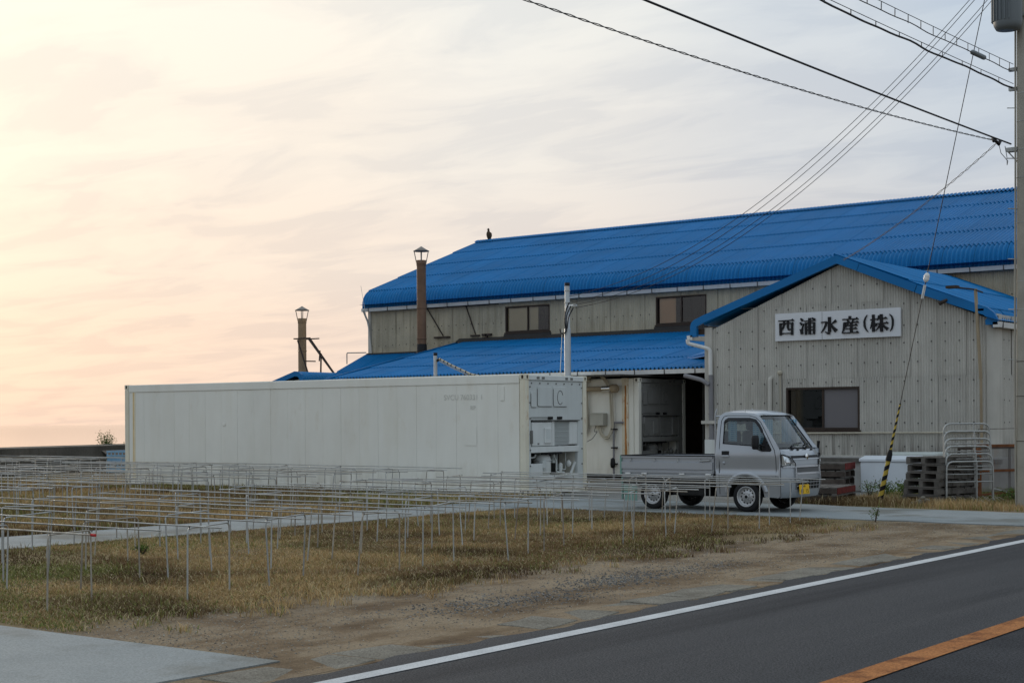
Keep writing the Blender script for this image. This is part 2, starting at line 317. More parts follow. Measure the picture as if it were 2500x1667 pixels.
# vehicle
MT['paint'] = mat('silver vehicle paint', (.39, .41, .435), .28, metal=.42, var=.02, scale=1., coat=.5)
MT['paint_d'] = mat('grey bumper paint', (.36, .385, .41), .34, metal=.4, var=.02)
MT['plastic'] = mat('black vehicle plastic', (.018, .018, .020), .5)
MT['chassis'] = mat('dark chassis', (.022, .021, .020), .8, var=.3, scale=8)
MT['tyre'] = mat('tyre rubber', (.016, .016, .017), .8, var=.2, scale=10)
MT['wheel'] = mat('silver steel wheel', (.46, .46, .46), .38, metal=.6, var=.06)
MT['glass'] = glass_mat('vehicle glass', (.62, .68, .66), .06)
MT['lamp_gl'] = glass_mat('headlamp lens', (.92, .94, .95), .06)
MT['chrome'] = mat('chrome', (.8, .8, .8), .12, metal=1., var=.02)
MT['curtain'] = lattice_mat('blue lattice curtain', (.15, .38, .60), (.45, .66, .78), 30., 28., .40)
MT['plate'] = mat('yellow number plate', (.72, .43, .02), .5, var=.03)
MT['seat'] = mat('grey seat fabric', (.10, .10, .105), .9)
MT['dash'] = mat('grey dashboard', (.12, .12, .12), .8)
MT['paper'] = mat('pale papers', (.60, .60, .52), .8)
MT['mint'] = mat('mint green flap', (.20, .34, .29), .6, var=.12, streak=.4, streak_col=(.12, .16, .13))
MT['stripe_w'] = mat('pale side stripe', (.58, .59, .60), .4, metal=.35, var=.02)

# ================================================================== mesh helpers
class MB:
    def __init__(s, M=None): s.V = []; s.F = []; s.S = []; s.M = M
    def add(s, vs, fs, smooth=False):
        o = len(s.V)
        if s.M is not None: vs = [s.M @ Vector(v) for v in vs]
        s.V += [tuple(v) for v in vs]
        s.F += [tuple(i+o for i in f) for f in fs]; s.S += [smooth]*len(fs); return s
    def box(s, x0, x1, y0, y1, z0, z1):
        return s.add([(x0, y0, z0), (x1, y0, z0), (x1, y1, z0), (x0, y1, z0), (x0, y0, z1), (x1, y0, z1), (x1, y1, z1), (x0, y1, z1)],
                     [(0, 3, 2, 1), (4, 5, 6, 7), (0, 1, 5, 4), (1, 2, 6, 5), (2, 3, 7, 6), (3, 0, 4, 7)])
    def bar(s, p0, p1, w, h, up=(0, 0, 1)):
        p0 = Vector(p0); p1 = Vector(p1); d = (p1-p0).normalized(); u = Vector(up)
        if abs(d.dot(u)) > .98: u = Vector((1, 0, 0))
        sd = d.cross(u).normalized()*(w/2); u = sd.cross(d).normalized()*(h/2)
        q = [p0-sd-u, p0+sd-u, p0+sd+u, p0-sd+u, p1-sd-u, p1+sd-u, p1+sd+u, p1-sd+u]
        return s.add(q, [(0, 1, 2, 3), (7, 6, 5, 4), (0, 4, 5, 1), (1, 5, 6, 2), (2, 6, 7, 3), (3, 7, 4, 0)])
    def tube(s, pts, r, n=6, caps=True, closed=False):
        P = [Vector(p) for p in pts]; m = len(P); rs = r if isinstance(r, (list, tuple)) else [r]*m
        vs = []; ref = None
        for i in range(m):
            if closed: t = (P[(i+1) % m]-P[i-1]).normalized()
            else: t = (P[min(i+1, m-1)]-P[max(i-1, 0)]).normalized()
            if ref is None:
                a = Vector((0, 0, 1)) if abs(t.z) < .9 else Vector((1, 0, 0)); ref = (a-t*a.dot(t)).normalized()
            else: ref = (ref-t*ref.dot(t)).normalized()
            b = t.cross(ref)
            for k in range(n):
                an = 2*math.pi*k/n; vs.append(P[i]+(ref*math.cos(an)+b*math.sin(an))*rs[i])
        fs = []
        for i in range(m if closed else m-1):
            j = (i+1) % m
            for k in range(n): fs.append((i*n+k, i*n+(k+1) % n, j*n+(k+1) % n, j*n+k))
        s.add(vs, fs, True)
        if caps and not closed:
            s.add(vs[:n], [tuple(range(n))[::-1]]); s.add(vs[-n:], [tuple(range(n))])
        return s
    def cyl(s, p0, p1, r, n=10, r2=None): return s.tube([p0, p1], [r, r if r2 is None else r2], n)
    def lathe(s, prof, n=20, axis='Z', org=(0, 0, 0)):
        vs = []
        for (r, h) in prof:
            for k in range(n):
                a = 2*math.pi*k/n; c, d = r*math.cos(a), r*math.sin(a)
                p = {'Z': (c, d, h), 'Y': (c, h, d), 'X': (h, c, d)}[axis]
                vs.append((p[0]+org[0], p[1]+org[1], p[2]+org[2]))
        fs = []
        for i in range(len(prof)-1):
            for k in range(n): fs.append((i*n+k, i*n+(k+1) % n, (i+1)*n+(k+1) % n, (i+1)*n+k))
        return s.add(vs, fs, True)
    def prism(s, poly, fn, lo, hi):          # poly: list of (a,b); fn(a,b,t) -> xyz
        n = len(poly); vs = [fn(a, b, lo) for a, b in poly]+[fn(a, b, hi) for a, b in poly]
        fs = [tuple(range(n))[::-1], tuple(range(n, 2*n))]+[(i, (i+1) % n, n+(i+1) % n, n+i) for i in range(n)]
        return s.add(vs, fs)
    def strip(s, A, B, smooth=True):
        n = len(A); return s.add(list(A)+list(B), [(i, i+1, n+i+1, n+i) for i in range(n-1)], smooth)
    def grid(s, rows, smooth=True):
        m = len(rows); n = len(rows[0]); vs = [p for r in rows for p in r]
        return s.add(vs, [(i*n+j, i*n+j+1, (i+1)*n+j+1, (i+1)*n+j) for i in range(m-1) for j in range(n-1)], smooth)
    def mesh(s, name):
        me = bpy.data.meshes.new(name); me.from_pydata(s.V, [], s.F); me.polygons.foreach_set('use_smooth', s.S); me.update(); return me
    def build(s, name, m, parent=None, bevel=0., **k):
        return obj(name, s.mesh(name), m, parent, bevel=bevel, **k)

def obj(name, me, m=None, parent=None, loc=None, rot=None, bevel=0., kind=None, label=None):
    o = bpy.data.objects.new(name, me); COL.objects.link(o)
    if m is not None and me is not None:
        if len(me.materials) == 0: me.materials.append(MT[m] if isinstance(m, str) else m)
    if parent is not None: o.parent = parent
    if loc is not None: o.location = loc
    if rot is not None: o.rotation_euler = rot
    if bevel:
        b = o.modifiers.new('bevel', 'BEVEL'); b.width = bevel; b.segments = 2; b.limit_method = 'ANGLE'; b.angle_limit = R(50)
    if kind: o['kind'] = kind
    if label: o['label'] = label
    return o
def tag(o, label, cat, group=None):
    o['label'] = label; o['category'] = cat
    if group: o['group'] = group
    return o
def thing(name, label, cat, loc=(0, 0, 0), rz=0., group=None):
    o = bpy.data.objects.new(name, None); COL.objects.link(o); o.location = loc; o.rotation_euler = (0, 0, rz); o.empty_display_size = .2
    return tag(o, label, cat, group)
def struct(name, mb, m): return mb.build(name, m, kind='structure')
def dup(o, parent=None):
    c = o.copy(); COL.objects.link(c); c.parent = parent
    for ch in [q for q in o.children]: dup(ch, c)
    return c
def panel(outline, holes, fn, step=None):
    """flat outline with holes, triangulated with inner points so that fn can bend it; returns MB"""
    pts = []; edges = []; 
    for ring in [outline]+list(holes):
        o = len(pts); pts += [Vector(p) for p in ring]; n = len(ring); edges += [(o+i, o+(i+1) % n) for i in range(n)]
    if step:
        xs = [p[0] for p in outline]; zs = [p[1] for p in outline]
        a = min(xs)+step/2
        while a < max(xs):
            b = min(zs)+step/2
            while b < max(zs): pts.append(Vector((a, b))); b += step
            a += step
    v, e, f, *_ = delaunay_2d_cdt(pts, edges, [], 0, 1e-5)
    def inside(q, ring):
        c = False; n = len(ring)
        for i in range(n):
            (xa, ya), (xb, yb) = ring[i], ring[(i+1) % n]
            if (ya > q[1]) != (yb > q[1]) and q[0] < (xb-xa)*(q[1]-ya)/(yb-ya)+xa: c = not c
        return c
    keep = []
    for t in f:
        m = sum((v[i] for i in t), Vector((0, 0)))/len(t)
        if inside(m, outline) and not any(inside(m, h) for h in holes): keep.append(tuple(t))
    used = sorted({i for t in keep for i in t}); ix = {o: k for k, o in enumerate(used)}
    mb = MB(); mb.add([fn(v[i][0], v[i][1]) for i in used], [tuple(ix[i] for i in t) for t in keep], True); return mb
def wave_sheet(x0, x1, zlo, zhi, pitch, amp, seg=6, y=0., rows=1):
    """corrugated sheet standing in XZ; zlo/zhi may be functions of x"""
    n = max(2, int(round((x1-x0)/pitch*seg))); mb = MB(); rr = []
    lo = zlo if callable(zlo) else (lambda x: zlo); hi = zhi if callable(zhi) else (lambda x: zhi)
    for j in range(rows+1):
        row = []
        for i in range(n+1):
            x = x0+(x1-x0)*i/n; t = j/rows
            row.append((x, y-amp*.5*math.cos(2*math.pi*x/pitch), lo(x)*(1-t)+hi(x)*t))
        rr.append(row)
    return mb.grid(rr)
def text_mesh(body, size, extrude, name, align='CENTER'):
    cu = bpy.data.curves.new(name, 'FONT'); cu.body = body; cu.size = size; cu.extrude = extrude; cu.align_x = align
    t = bpy.data.objects.new(name, cu); COL.objects.link(t); bpy.context.view_layer.update()
    me = bpy.data.meshes.new_from_object(t.evaluated_get(bpy.context.evaluated_depsgraph_get())); me.name = name
    bpy.data.objects.remove(t); bpy.data.curves.remove(cu); return me
def catenary(p0, p1, sag, n=24):
    p0 = Vector(p0); p1 = Vector(p1); return [p0.lerp(p1, t/n)-Vector((0, 0, sag*4*(t/n)*(1-t/n))) for t in range(n+1)]
def arc_path(pts, r, n=5):
    """round the corners of a polyline"""
    P = [Vector(p) for p in pts]; o = [P[0]]
    for i in range(1, len(P)-1):
        a = (P[i-1]-P[i]); b = (P[i+1]-P[i]); rr = min(r, a.length*.49, b.length*.49); a = P[i]+a.normalized()*rr; b = P[i]+b.normalized()*rr
        for k in range(n+1):
            t = k/n; o.append(a*(1-t)**2+P[i]*2*t*(1-t)+b*t*t)
    return o+[P[-1]]
# ================================================================== SETTING
def wallx(y): return -41.2-.388*(y-27.8) if y > 18 else -37.4
mb = MB(); mb.add([(3000, -3000, 0), (3000, 3000, 0), (wallx(3000)-.6, 3000, 0), (wallx(18.01)-.6, 18, 0), (-38.0, -3000, 0)], [(0, 1, 2, 3, 4)]); struct('ground', mb, 'ground')
mb = MB(); mb.add([(wallx(6000)-.5, 6000, -2.2), (wallx(18.01)-.5, 18, -2.2), (-37.9, -6000, -2.2), (-14000, -6000, -2.2), (-14000, 6000, -2.2)], [(0, 1, 2, 3, 4)]); struct('sea', mb, 'sea')
def road_edge(y): return -6.99+.035*math.sin(y*2.1)+.03*math.sin(y*5.3+1)+.02*math.sin(y*11.7+2)
rb = MB(); ey_ = [-60]+[k*.12 for k in range(-50, 260)]+[400]
rb.strip([(road_edge(q) if -20 < q < 50 else -6.99, q, .012) for q in ey_], [(.6, q, .012) for q in ey_], False); struct('road', rb, 'asphalt')
struct('road_lane_far', MB().add([(-3.98, -60, .0165), (.55, -60, .0165), (.55, 400, .0165), (-3.98, 400, .0165)], [(0, 1, 2, 3)]), 'asphalt_d')
struct('white_edge_line', MB().add([(-6.74, -60, .0165), (-6.59, -60, .0165), (-6.59, 400, .0165), (-6.74, 400, .0165)], [(0, 1, 2, 3)]), 'line_w')
struct('orange_centre_line', MB().add([(-4.20, -60, .021), (-3.99, -60, .021), (-3.99, 400, .021), (-4.20, 400, .021)], [(0, 1, 2, 3)]), 'line_o')
def turn(o, th=.016, px=-6.72, py=13.5):
    o.rotation_euler = (0, 0, th); o.location = (px-(px*math.cos(th)-py*math.sin(th)), py-(px*math.sin(th)+py*math.cos(th)), 0)
for o in list(bpy.data.objects):
    if o.name in ('road', 'road_lane_far', 'white_edge_line', 'orange_centre_line'): turn(o)
def wobbly(pts, amp, n=14):
    o = []
    for i in range(len(pts)):
        a = Vector(pts[i]); b = Vector(pts[(i+1) % len(pts)]); d = b-a; nn = Vector((-d.y, d.x, 0)).normalized()
        k = n if d.length > 3 else 3
        for j in range(k): o.append(a+d*(j/k)+(nn*random.uniform(-amp, amp) if j else Vector()))
    return o
def paving(name, pts, z, m, amp=.05, th=.08):
    p = wobbly([(a, b, 0) for a, b in pts], amp); mb = MB(); mb.prism([(q.x, q.y) for q in p], lambda a, b, t: (a, b, t), z-th, z); return struct(name, mb, m)
paving('path', [(-17.08, 2), (-17.08, 22.62), (-18.92, 22.62), (-18.92, 2)], .010, 'pave', .03)
paving('driveway', [(-7.32, 22.6), (-7.32, 25.5), (-12.2, 25.95), (-13.6, 26.5), (-13.6, 33.4), (-19.3, 33.4), (-19.5, 25.9), (-24, 25.9), (-24, 24.4), (-18.95, 23.4), (-18.92, 22.62), (-12.0, 22.75)], .015, 'pave', .04)
paving('yard', [(-13.5, 26.4), (-12.3, 28.4), (-12.3, 33.5), (-22.5, 35.5), (-22.5, 25.95), (-14.6, 25.9)], .020, 'pave_d', .05)
paving('side_path', [(-31.6, 8), (-31.6, 24.6), (-33.2, 24.6), (-33.2, 8)], .010, 'pave', .03)
paving('apron', [(-7.45, 7.16), (-40, 7.10), (-40, -6), (-7.28, -6)], .012, 'pave', .02)
for xx in (-10.9, -14.4): MB().box(xx, xx+.014, -5.5, 7.1, .008, .0135).build('expansion_joint', 'rust_d', bpy.data.objects['apron'])
# kerb of concrete slabs along the asphalt
kerb = struct('kerb', MB().box(-7.55, -7.02, -6, 24.9, -.05, .003), 'ground')
km = []
for v in range(4):
    b = MB(); q = [random.uniform(-.02, .02) for _ in range(8)]
    b.prism([(-.21+q[0]*2, -.296+q[1]), (.0, -.30+q[1]*1.5), (.22+q[2]*1.5, -.296+q[3]), (.225+q[2], .0), (.22+q[4]*1.5, .296+q[5]), (.02, .30+q[5]), (-.21+q[6]*2, .296+q[7]), (-.205+q[0], .03)], lambda a, c, t: (a, c, t), -.06, 0); km.append(b.mesh('edging_slab'))
y = -5.5; i = 0
while y < 24.6:
    obj('edging_slab', km[i % 4], 'slab', kerb, (-7.275+random.uniform(-.012, .012), y, .006+random.uniform(-.006, .008)), (random.uniform(-.018, .018), random.uniform(-.02, .02), random.uniform(-.05, .05)), bevel=.010); y += .61; i += 1
turn(kerb)
# sea wall
b = MB(); ys = [-10, 5, 17.9]+[18.1+k*3.2 for k in range(22)]
for ya, yb in zip(ys[:-1], ys[1:]):
    xa, xb = wallx(ya), wallx(yb); b.add([(xa, ya, -2.5), (xb, yb, -2.5), (xb-.42, yb, -2.5), (xa-.42, ya, -2.5), (xa, ya, .86), (xb, yb, .86), (xb-.42, yb, .90), (xa-.42, ya, .90)], [(4, 5, 6, 7), (0, 1, 5, 4), (2, 3, 7, 6)])
sw = b.build('sea_wall', 'seawall'); tag(sw, 'low dark weathered concrete sea wall at the far left before the sea', 'wall')
b = MB(); xa, ya = wallx(33.2), 33.2; xb, yb = wallx(38.5), 38.5; b.add([(xa+.03, ya+.4, .42), (xb+.03, yb, .44), (xb+.03, yb, .72), (xa+.03, ya, .70)], [(0, 1, 2, 3)]); b.build('repair_patch', 'seawall_p', sw)

# ------------------------------------------------------------------ cladding helper
_cache = {}
PITCH, AMP = .066, .036
def clad(parent, x0, x1, rows, m, holes=(), top=None, width=.66, axis='x', screws=None, name='cladding_sheet', seg=6):
    """sheets in parent's XZ plane (parent space); axis kept for walls built along local x"""
    c = x0; k = 0; edges = []
    while c < x1-.02: edges.append((c, min(c+width, x1))); c += width
    for (a, b) in edges:
        k += 1; b -= .008
        for ri, (lo, hi) in enumerate(rows):
            pcs = [(a, b, lo, hi)]
            for (hx0, hx1, hz0, hz1) in holes:
                nx = []
                for (pa, pb, pl, ph) in pcs:
                    if pb <= hx0 or pa >= hx1 or ph <= hz0 or pl >= hz1: nx.append((pa, pb, pl, ph)); continue
                    if pa < hx0: nx.append((pa, hx0, pl, ph)); pa = hx0
                    if pb > hx1: nx.append((hx1, pb, pl, ph)); pb = hx1
                    if pl < hz0: nx.append((pa, pb, pl, hz0))
                    if ph > hz1: nx.append((pa, pb, hz1, ph))
                pcs = nx
            for (pa, pb, pl, ph) in pcs:
                if pb-pa < .015 or ph-pl < .015: continue
                off = -.012*((k+ri) % 2)-.002
                if top and max(top(pa), top(pb), top((pa+pb)/2)) < ph+.001 or (top and min(top(pa), top(pb)) < ph):
                    if max(top(pa), top(pb)) <= pl+.01: continue
                    me = wave_sheet(0, pb-pa, 0, lambda x: max(.005, min(ph, top(pa+x))-pl), PITCH, AMP, seg).mesh(name)
                else:
                    key = (round(pb-pa, 3), round(ph-pl, 3), seg)
                    if key not in _cache: _cache[key] = wave_sheet(0, pb-pa, 0, ph-pl, PITCH, AMP, seg).mesh(name)
                    me = _cache[key]
                    if len(me.materials) and me.materials[0] != MT[m]:
                        me = me.copy(); me.materials.clear()
                obj(name, me, m, parent, (pa, off, pl))
    if screws:
        b = MB()
        for z in screws:
            x = x0+.16
            while x < x1-.05:
                if (not top or z < top(x)-.12) and not any(h[0]-.04 < x < h[1]+.04 and h[2]-.04 < z < h[3]+.04 for h in holes):
                    b.lathe([(.019, -.028), (.017, -.034), (.001, -.040)], 6, 'Y', (x, 0, z+random.uniform(-.012, .012)))
                x += .33
        b.build('screws', 'bracket', parent, kind='stuff')
def roof_sheet_mesh(w, L, name='roof_sheet', pitch=.13, amp=.066, seg=8, lift=.016):
    """lies in local XY: x across, y up-slope from 0 to L; lower edge lifted over the course below"""
    n = int(round(w/pitch*seg)); rows = []
    for t in (0, .02, 1.0):
        rows.append([(w*i/n, L*t, amp*(.5+.5*math.cos(2*math.pi*(w*i/n)/pitch))**1.5-amp*.4+lift*(1-t)*1.8) for i in range(n+1)])
    lip = [(x, 0, z-.012) for x, _, z in rows[0]]
    return MB().grid([lip]+rows).mesh(name)
def place_slope(parent, me, m, org, xdir, ydir, name='roof_sheet'):
    xd = Vector(xdir).normalized(); yd = Vector(ydir).normalized(); zd = xd.cross(yd)
    o = obj(name, me, m, parent); M_ = Matrix((xd, yd, zd)).transposed().to_4x4(); M_.translation = Vector(org); o.matrix_local = M_; return o
def eave_roll_mesh(w, prof, name='eave_roll', pitch=.13, amp=.062, seg=8):
    """prof: list of (out, z) points of the rolled section; waves across x"""
    n = int(round(w/pitch*seg)); rows = []
    for k, (o, z) in enumerate(prof):
        a = Vector(prof[max(k-1, 0)]); b = Vector(prof[min(k+1, len(prof)-1)]); t = (b-a).normalized(); nn = Vector((t.y, -t.x))
        if nn.y < -1e-4: nn = -nn
        rows.append([(w*i/n, o+nn.x*amp*.5*math.cos(2*math.pi*(w*i/n)/pitch), z+nn.y*amp*.5*math.cos(2*math.pi*(w*i/n)/pitch)) for i in range(n+1)])
    return MB().grid(rows).mesh(name)
def roll_prof(y0, z0, slope, rad, drop, n=7):
    """curve from a slope (falling towards -y) into a vertical drop; returns (y,z)"""
    a0 = math.atan(slope); pr = []
    cy, cz = y0+rad*math.sin(a0)*-1, z0-rad*math.cos(a0)
    for k in range(n+1):
        a = a0+(math.pi/2-a0)*k/n; pr.append((cy+rad*math.sin(a0)-rad*math.sin(a)+rad*math.sin(a0)*0+0, cz+rad*math.cos(a)))
    sh = y0-pr[0][0]; pr = [(a+sh, b) for a, b in pr]
    pr.append((pr[-1][0], pr[-1][1]-drop)); return pr
def window(parent, x0, x1, z0, z1, y, panes, depth=.10, fw=.05, pm=('pane_dk', 'pane_dk')):
    """sliding window in an opening; panes: list of (u0,u1,material)"""
    f = MB()
    for (a, b, c, d) in ((x0, x1, z1-fw, z1), (x0, x1, z0, z0+fw), (x0, x0+fw, z0+fw, z1-fw), (x1-fw, x1, z0+fw, z1-fw)): f.box(a, b, y-.035, y+depth, c, d)
    w = f.build('window', 'frame_dk', parent, bevel=.005)
    MB().box(x0-.02, x1+.02, y-.07, y+.02, z0-.055, z0-.003).build('sill', 'frame_dk', w)
    xm = (x0+x1)/2
    MB().box(xm-.025, xm+.025, y+.0, y+.05, z0+fw, z1-fw).build('mullion', 'frame_dk', w)
    MB().add([(x0+fw, y+.045, z0+fw), (xm-.025, y+.045, z0+fw), (xm-.025, y+.045, z1-fw), (x0+fw, y+.045, z1-fw)], [(0, 1, 2, 3)]).build('pane', pm[0], w)
    MB().add([(xm+.025, y+.025, z0+fw), (x1-fw, y+.025, z0+fw), (x1-fw, y+.025, z1-fw), (xm+.025, y+.025, z1-fw)], [(0, 1, 2, 3)]).build('pane', pm[1], w)
    r = MB(); r.add([(x0, y+.1, z0), (x1, y+.1, z0), (x1, y+.6, z0), (x0, y+.6, z0), (x0, y+.1, z1), (x1, y+.1, z1), (x1, y+.6, z1), (x0, y+.6, z1)], [(3, 2, 6, 7), (0, 3, 7, 4), (1, 2, 6, 5), (0, 1, 2, 3), (4, 5, 6, 7)])
    r.build('recess', 'room', w)
    for (u0, u1, m) in panes:
        a = x0+fw+(x1-x0-2*fw)*u0; b = x0+fw+(x1-x0-2*fw)*u1
        MB().box(a, b, y+.075, y+.09, z0+fw, z1-fw).build('blind', m, w)
    return w
def gutter(parent, x0, x1, y, z, m='gutter', step=.93, h=.115, d=.13, seg=.0):
    """box gutter along x, front at y, top at z; brackets every step"""
    pr = [(y, z), (y+.012, z-h), (y+d-.01, z-h), (y+d, z), (y+d-.008, z), (y+d-.018, z-h+.008), (y+.02, z-h+.008), (y+.008, z)]
    g = MB().prism(pr, lambda a, b, t: (t, a, b), x0, x1).build('gutter', m, parent)
    x = x0+.35
    while x < x1-.1:
        MB().box(x-.011, x+.011, y-.010, y+d, z-h-.008, z+.006).build('gutter_bracket', 'bracket', g); x += step
    return g

# ================================================================== MAIN WORKS BUILDING (long shed with blue roof)
XL, XR, YW = -37.9, -8.6, 41.0
main = thing('processing_shed', 'long corrugated works building with bright blue roof and two dark upper windows behind the containers', 'building', (0, 0, 0))
wall = MB(); wall.box(XL, XR, YW+.6, YW+.7, 0, 5.9); wall.box(XL, XL+.1, YW+.05, 54.0, 0, 6.0); wall.box(XL, XL+.1, YW+.05, YW+.6, 0, 6.0)
wall.add([(XL, YW+.1, 5.9), (XL, 47.55, 8.6), (XL, 54, 5.9)], [(0, 1, 2)])
wall.box(XL, XR, YW+.03, YW+.6, 0, 4.0); wall.box(XR-.1, XR, YW+.05, 54, 0, 6.)
wall = wall.build('upper_wall', 'slate_old', main)
wroot = bpy.data.objects.new('front_cladding', MB().box(XL+.02, XR-.02, YW+.03, YW+.05, 3.9, 4.02).mesh('front_cladding')); COL.objects.link(wroot); wroot.parent = main; wroot.data.materials.append(MT['slate_old'])
W1 = (-31.62, -29.76, 4.62, 5.50); W2 = (-25.62, -23.78, 4.62, 5.50)
fr = bpy.data.objects.new('front_wall', MB().box(XL, XR, -.0, .02, 5.80, 5.95).mesh('front_wall')); COL.objects.link(fr); fr.parent = main; fr.location = (0, YW, 0); fr.data.materials.append(MT['slate_old'])
clad(fr, XL, XR, [(3.55, 4.30), (4.295, 5.86)], 'slate_old', [W1, W2], screws=[4.38, 4.97, 5.66])
bpy.data.objects.remove(wroot)
window(main, *W1, YW, [(0, .72, 'board_y')]); window(main, *W2, YW, [(.02, .36, 'board_o')])
for W in (W1, W2): MB().box(W[0]-.05, W[1]+.05, YW-.06, YW+.05, W[2]-.22, W[2]-.06).build('apron_flashing', 'flash', main)
MB().box(XL-.02, XL+.10, YW-.05, YW+.06, 4.0, 5.85).build('corner_trim', 'slate_trim', main)
# roof
ridge_y, ridge_z, ey, ez = 47.55, 8.76, 41.10, 6.36
slope = (ridge_z-ez)/(ridge_y-ey); Lr = math.hypot(ridge_y-ey, ridge_z-ez); nC = 4; cl = Lr/nC
roof = MB(); roof.add([(XL-.1, ridge_y, ridge_z-.04), (XR, ridge_y, ridge_z-.04), (XR, 54.1, 6.24), (XL-.1, 54.1, 6.24)], [(0, 1, 2, 3)])
roof.add([(XL-.05, ey, ez-.06), (XR, ey, ez-.06), (XR, ridge_y, ridge_z-.06), (XL-.05, ridge_y, ridge_z-.06)], [(0, 1, 2, 3)])
roof.add([(XL-.05, 40.5, 5.86), (XR, 40.5, 5.86), (XR, 41.05, 5.86), (XL-.05, 41.05, 5.86)], [(0, 1, 2, 3)])
roof = roof.build('roof', 'blue', main)
SW = .91; sm = roof_sheet_mesh(SW, cl+.10); ud = (0, ridge_y-ey, ridge_z-ez)
ncol = int((XR-XL)/SW)+1
prof = roll_prof(ey+.05, ez+.05*slope+.012, slope, .56, .13); rollm = eave_roll_mesh(SW-.012, prof)
capm = eave_roll_mesh(SW-.01, [(-.26, -.085), (-.15, -.028), (0, .012), (.15, -.028), (.26, -.085)], 'ridge_cap')
for i in range(ncol):
    x = XL-.12+i*SW
    for c in range(nC):
        t = c*cl/Lr; place_slope(roof, sm, 'blue', (x, ey+(ridge_y-ey)*t+.0, ez+(ridge_z-ez)*t+.004*c*0+random.uniform(0, .004)), (1, 0, 0), ud)
    obj('eave_roll', rollm, 'blue', roof, (x, 0, random.uniform(-.004, .004)))
    obj('ridge_cap', capm, 'blue', roof, (x, ridge_y, ridge_z+.06))
verge = MB(); verge.prism([(ey-.05, ez-.12), (ridge_y, ridge_z-.12), (ridge_y, ridge_z+.02), (ey-.05, ez)], lambda a, b, t: (t, a, b), XL-.15, XL-.11); verge.build('verge_board', 'blue2', roof)
gutter(roof, XL-.15, XR, prof[-1][0]-.06, prof[-1][1]+.005)
dp = MB().tube(arc_path([(XL+.05, 40.62, 5.66), (XL+.05, 40.9, 5.2), (XL+.16, 40.93, 4.05)], .1), .035, 8); dp.build('downpipe', 'slate_trim', main)
# lean-to roofs below the wall
lt = MB(); LX0, LX1, ty, tz, by, bz = -33.45, -19.62, 40.95, 4.36, 34.42, 2.96
lt.add([(LX0, by, bz-.05), (LX1, by, bz-.05), (LX1, ty, tz-.05), (LX0, ty, tz-.05)], [(0, 1, 2, 3)])
lean = lt.build('lean_to_roof', 'blue', main)
Ll = math.hypot(ty-by, tz-bz); nL = 4; ll = Ll/nL; lm = roof_sheet_mesh(SW, ll+.10)
for i in range(15):
    x = LX1-(i+1)*SW
    for c in range(nL): place_slope(lean, lm, 'blue', (x, by+(ty-by)*c/nL, bz+(tz-bz)*c/nL+random.uniform(0, .004)), (1, 0, 0), (0, ty-by, tz-bz))
MB().prism([(by, bz-.10), (ty, tz-.10), (ty, tz+.03), (by, bz+.03)], lambda a, b, t: (t, a, b), LX0-.27, LX0-.24).build('verge_board', 'blue2', lean)
MB().prism([(40.985, 4.50), (40.78, 4.40), (40.78, 4.36), (40.985, 4.42)], lambda a, b, t: (t, a, b), LX0-.2, LX1).build('flashing', 'flash', lean)
gutter(lean, LX0-.2, LX1-.02, by-.10, bz-.005)
l2 = MB(); ty2, tz2, by2, bz2 = 40.95, 4.06, 36.35, 2.00
l2.add([(XL-.05, by2, bz2-.05), (LX0, by2, bz2-.05), (LX0, ty2, tz2-.05), (XL-.05, ty2, tz2-.05)], [(0, 1, 2, 3)])
lean2 = l2.build('lower_lean_to_roof', 'blue', main); L2 = math.hypot(ty2-by2, tz2-bz2); lm2 = roof_sheet_mesh(SW, L2/3+.1)
for i in range(5):
    for c in range(3): place_slope(lean2, lm2, 'blue', (XL-.1+i*SW, by2+(ty2-by2)*c/3, bz2+(tz2-bz2)*c/3+random.uniform(0, .004)), (1, 0, 0), (0, ty2-by2, tz2-bz2))
MB().box(XL-.05, LX0, 40.88, 40.99, 4.07, 4.12).build('flashing', 'flash', lean2)
u2 = Vector((0, ty2-by2, tz2-bz2)).normalized()
for k in range(2): place_slope(lean2, roof_sheet_mesh(.78, 1.5), 'rust_sheet', Vector((-35.42+k*.75, 40.88, 4.03))-u2*1.48+Vector((0, 0, .05+.01*k)), (1, 0, 0), u2, 'patch_sheet')
MB().tube(arc_path([(XL-.85, 40.7, 3.75), (XL-.85, 40.7, 4.16), (XL+.1, 40.7, 4.14)], .05), .02, 6).build('vent_rod', 'galv', main)
# raised hatch in the lean-to next to the office
h = MB(); hx0, hx1 = -21.6, -19.66
def lz(y): return bz+(tz-bz)*(y-by)/(ty-by)
h.add([(hx0, 35.9, lz(35.9)+.02), (hx1, 35.0, lz(35.0)+.42), (hx1, 36.9, lz(36.9)+.46), (hx0, 37.2, lz(37.2)+.02)], [(0, 1, 2, 3)])
h.add([(hx0, 35.9, lz(35.9)+.02), (hx1, 35.0, lz(35.0)+.42), (hx1, 35.0, lz(35.0)+.30), (hx0, 35.88, lz(35.9)-.04)], [(0, 1, 2, 3)])
hatch = h.build('roof_hatch', 'blue2', lean)
MB().add([(hx0+.05, 35.95, lz(35.9)), (hx1, 35.2, lz(35.1)), (hx1, 35.2, lz(35.1)+.38)], [(0, 1, 2)]).build('hatch_gap', 'room', hatch)
# walls under the lean-to, with the dark opening beside the office
MB().box(-34.6, -22.4, 36.9, 37.0, 0, 3.0).build('lean_to_wall', 'slate_old', main)
MB().box(-33.4, -33.3, 37.0, 41, 0, 3.0).build('lean_to_end_wall', 'slate_old', main)
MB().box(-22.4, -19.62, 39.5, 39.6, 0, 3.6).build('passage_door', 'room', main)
MB().box(-22.42, -22.40, 36.9, 39.5, 0, 3.3).build('passage_wall', 'rust_d', main)
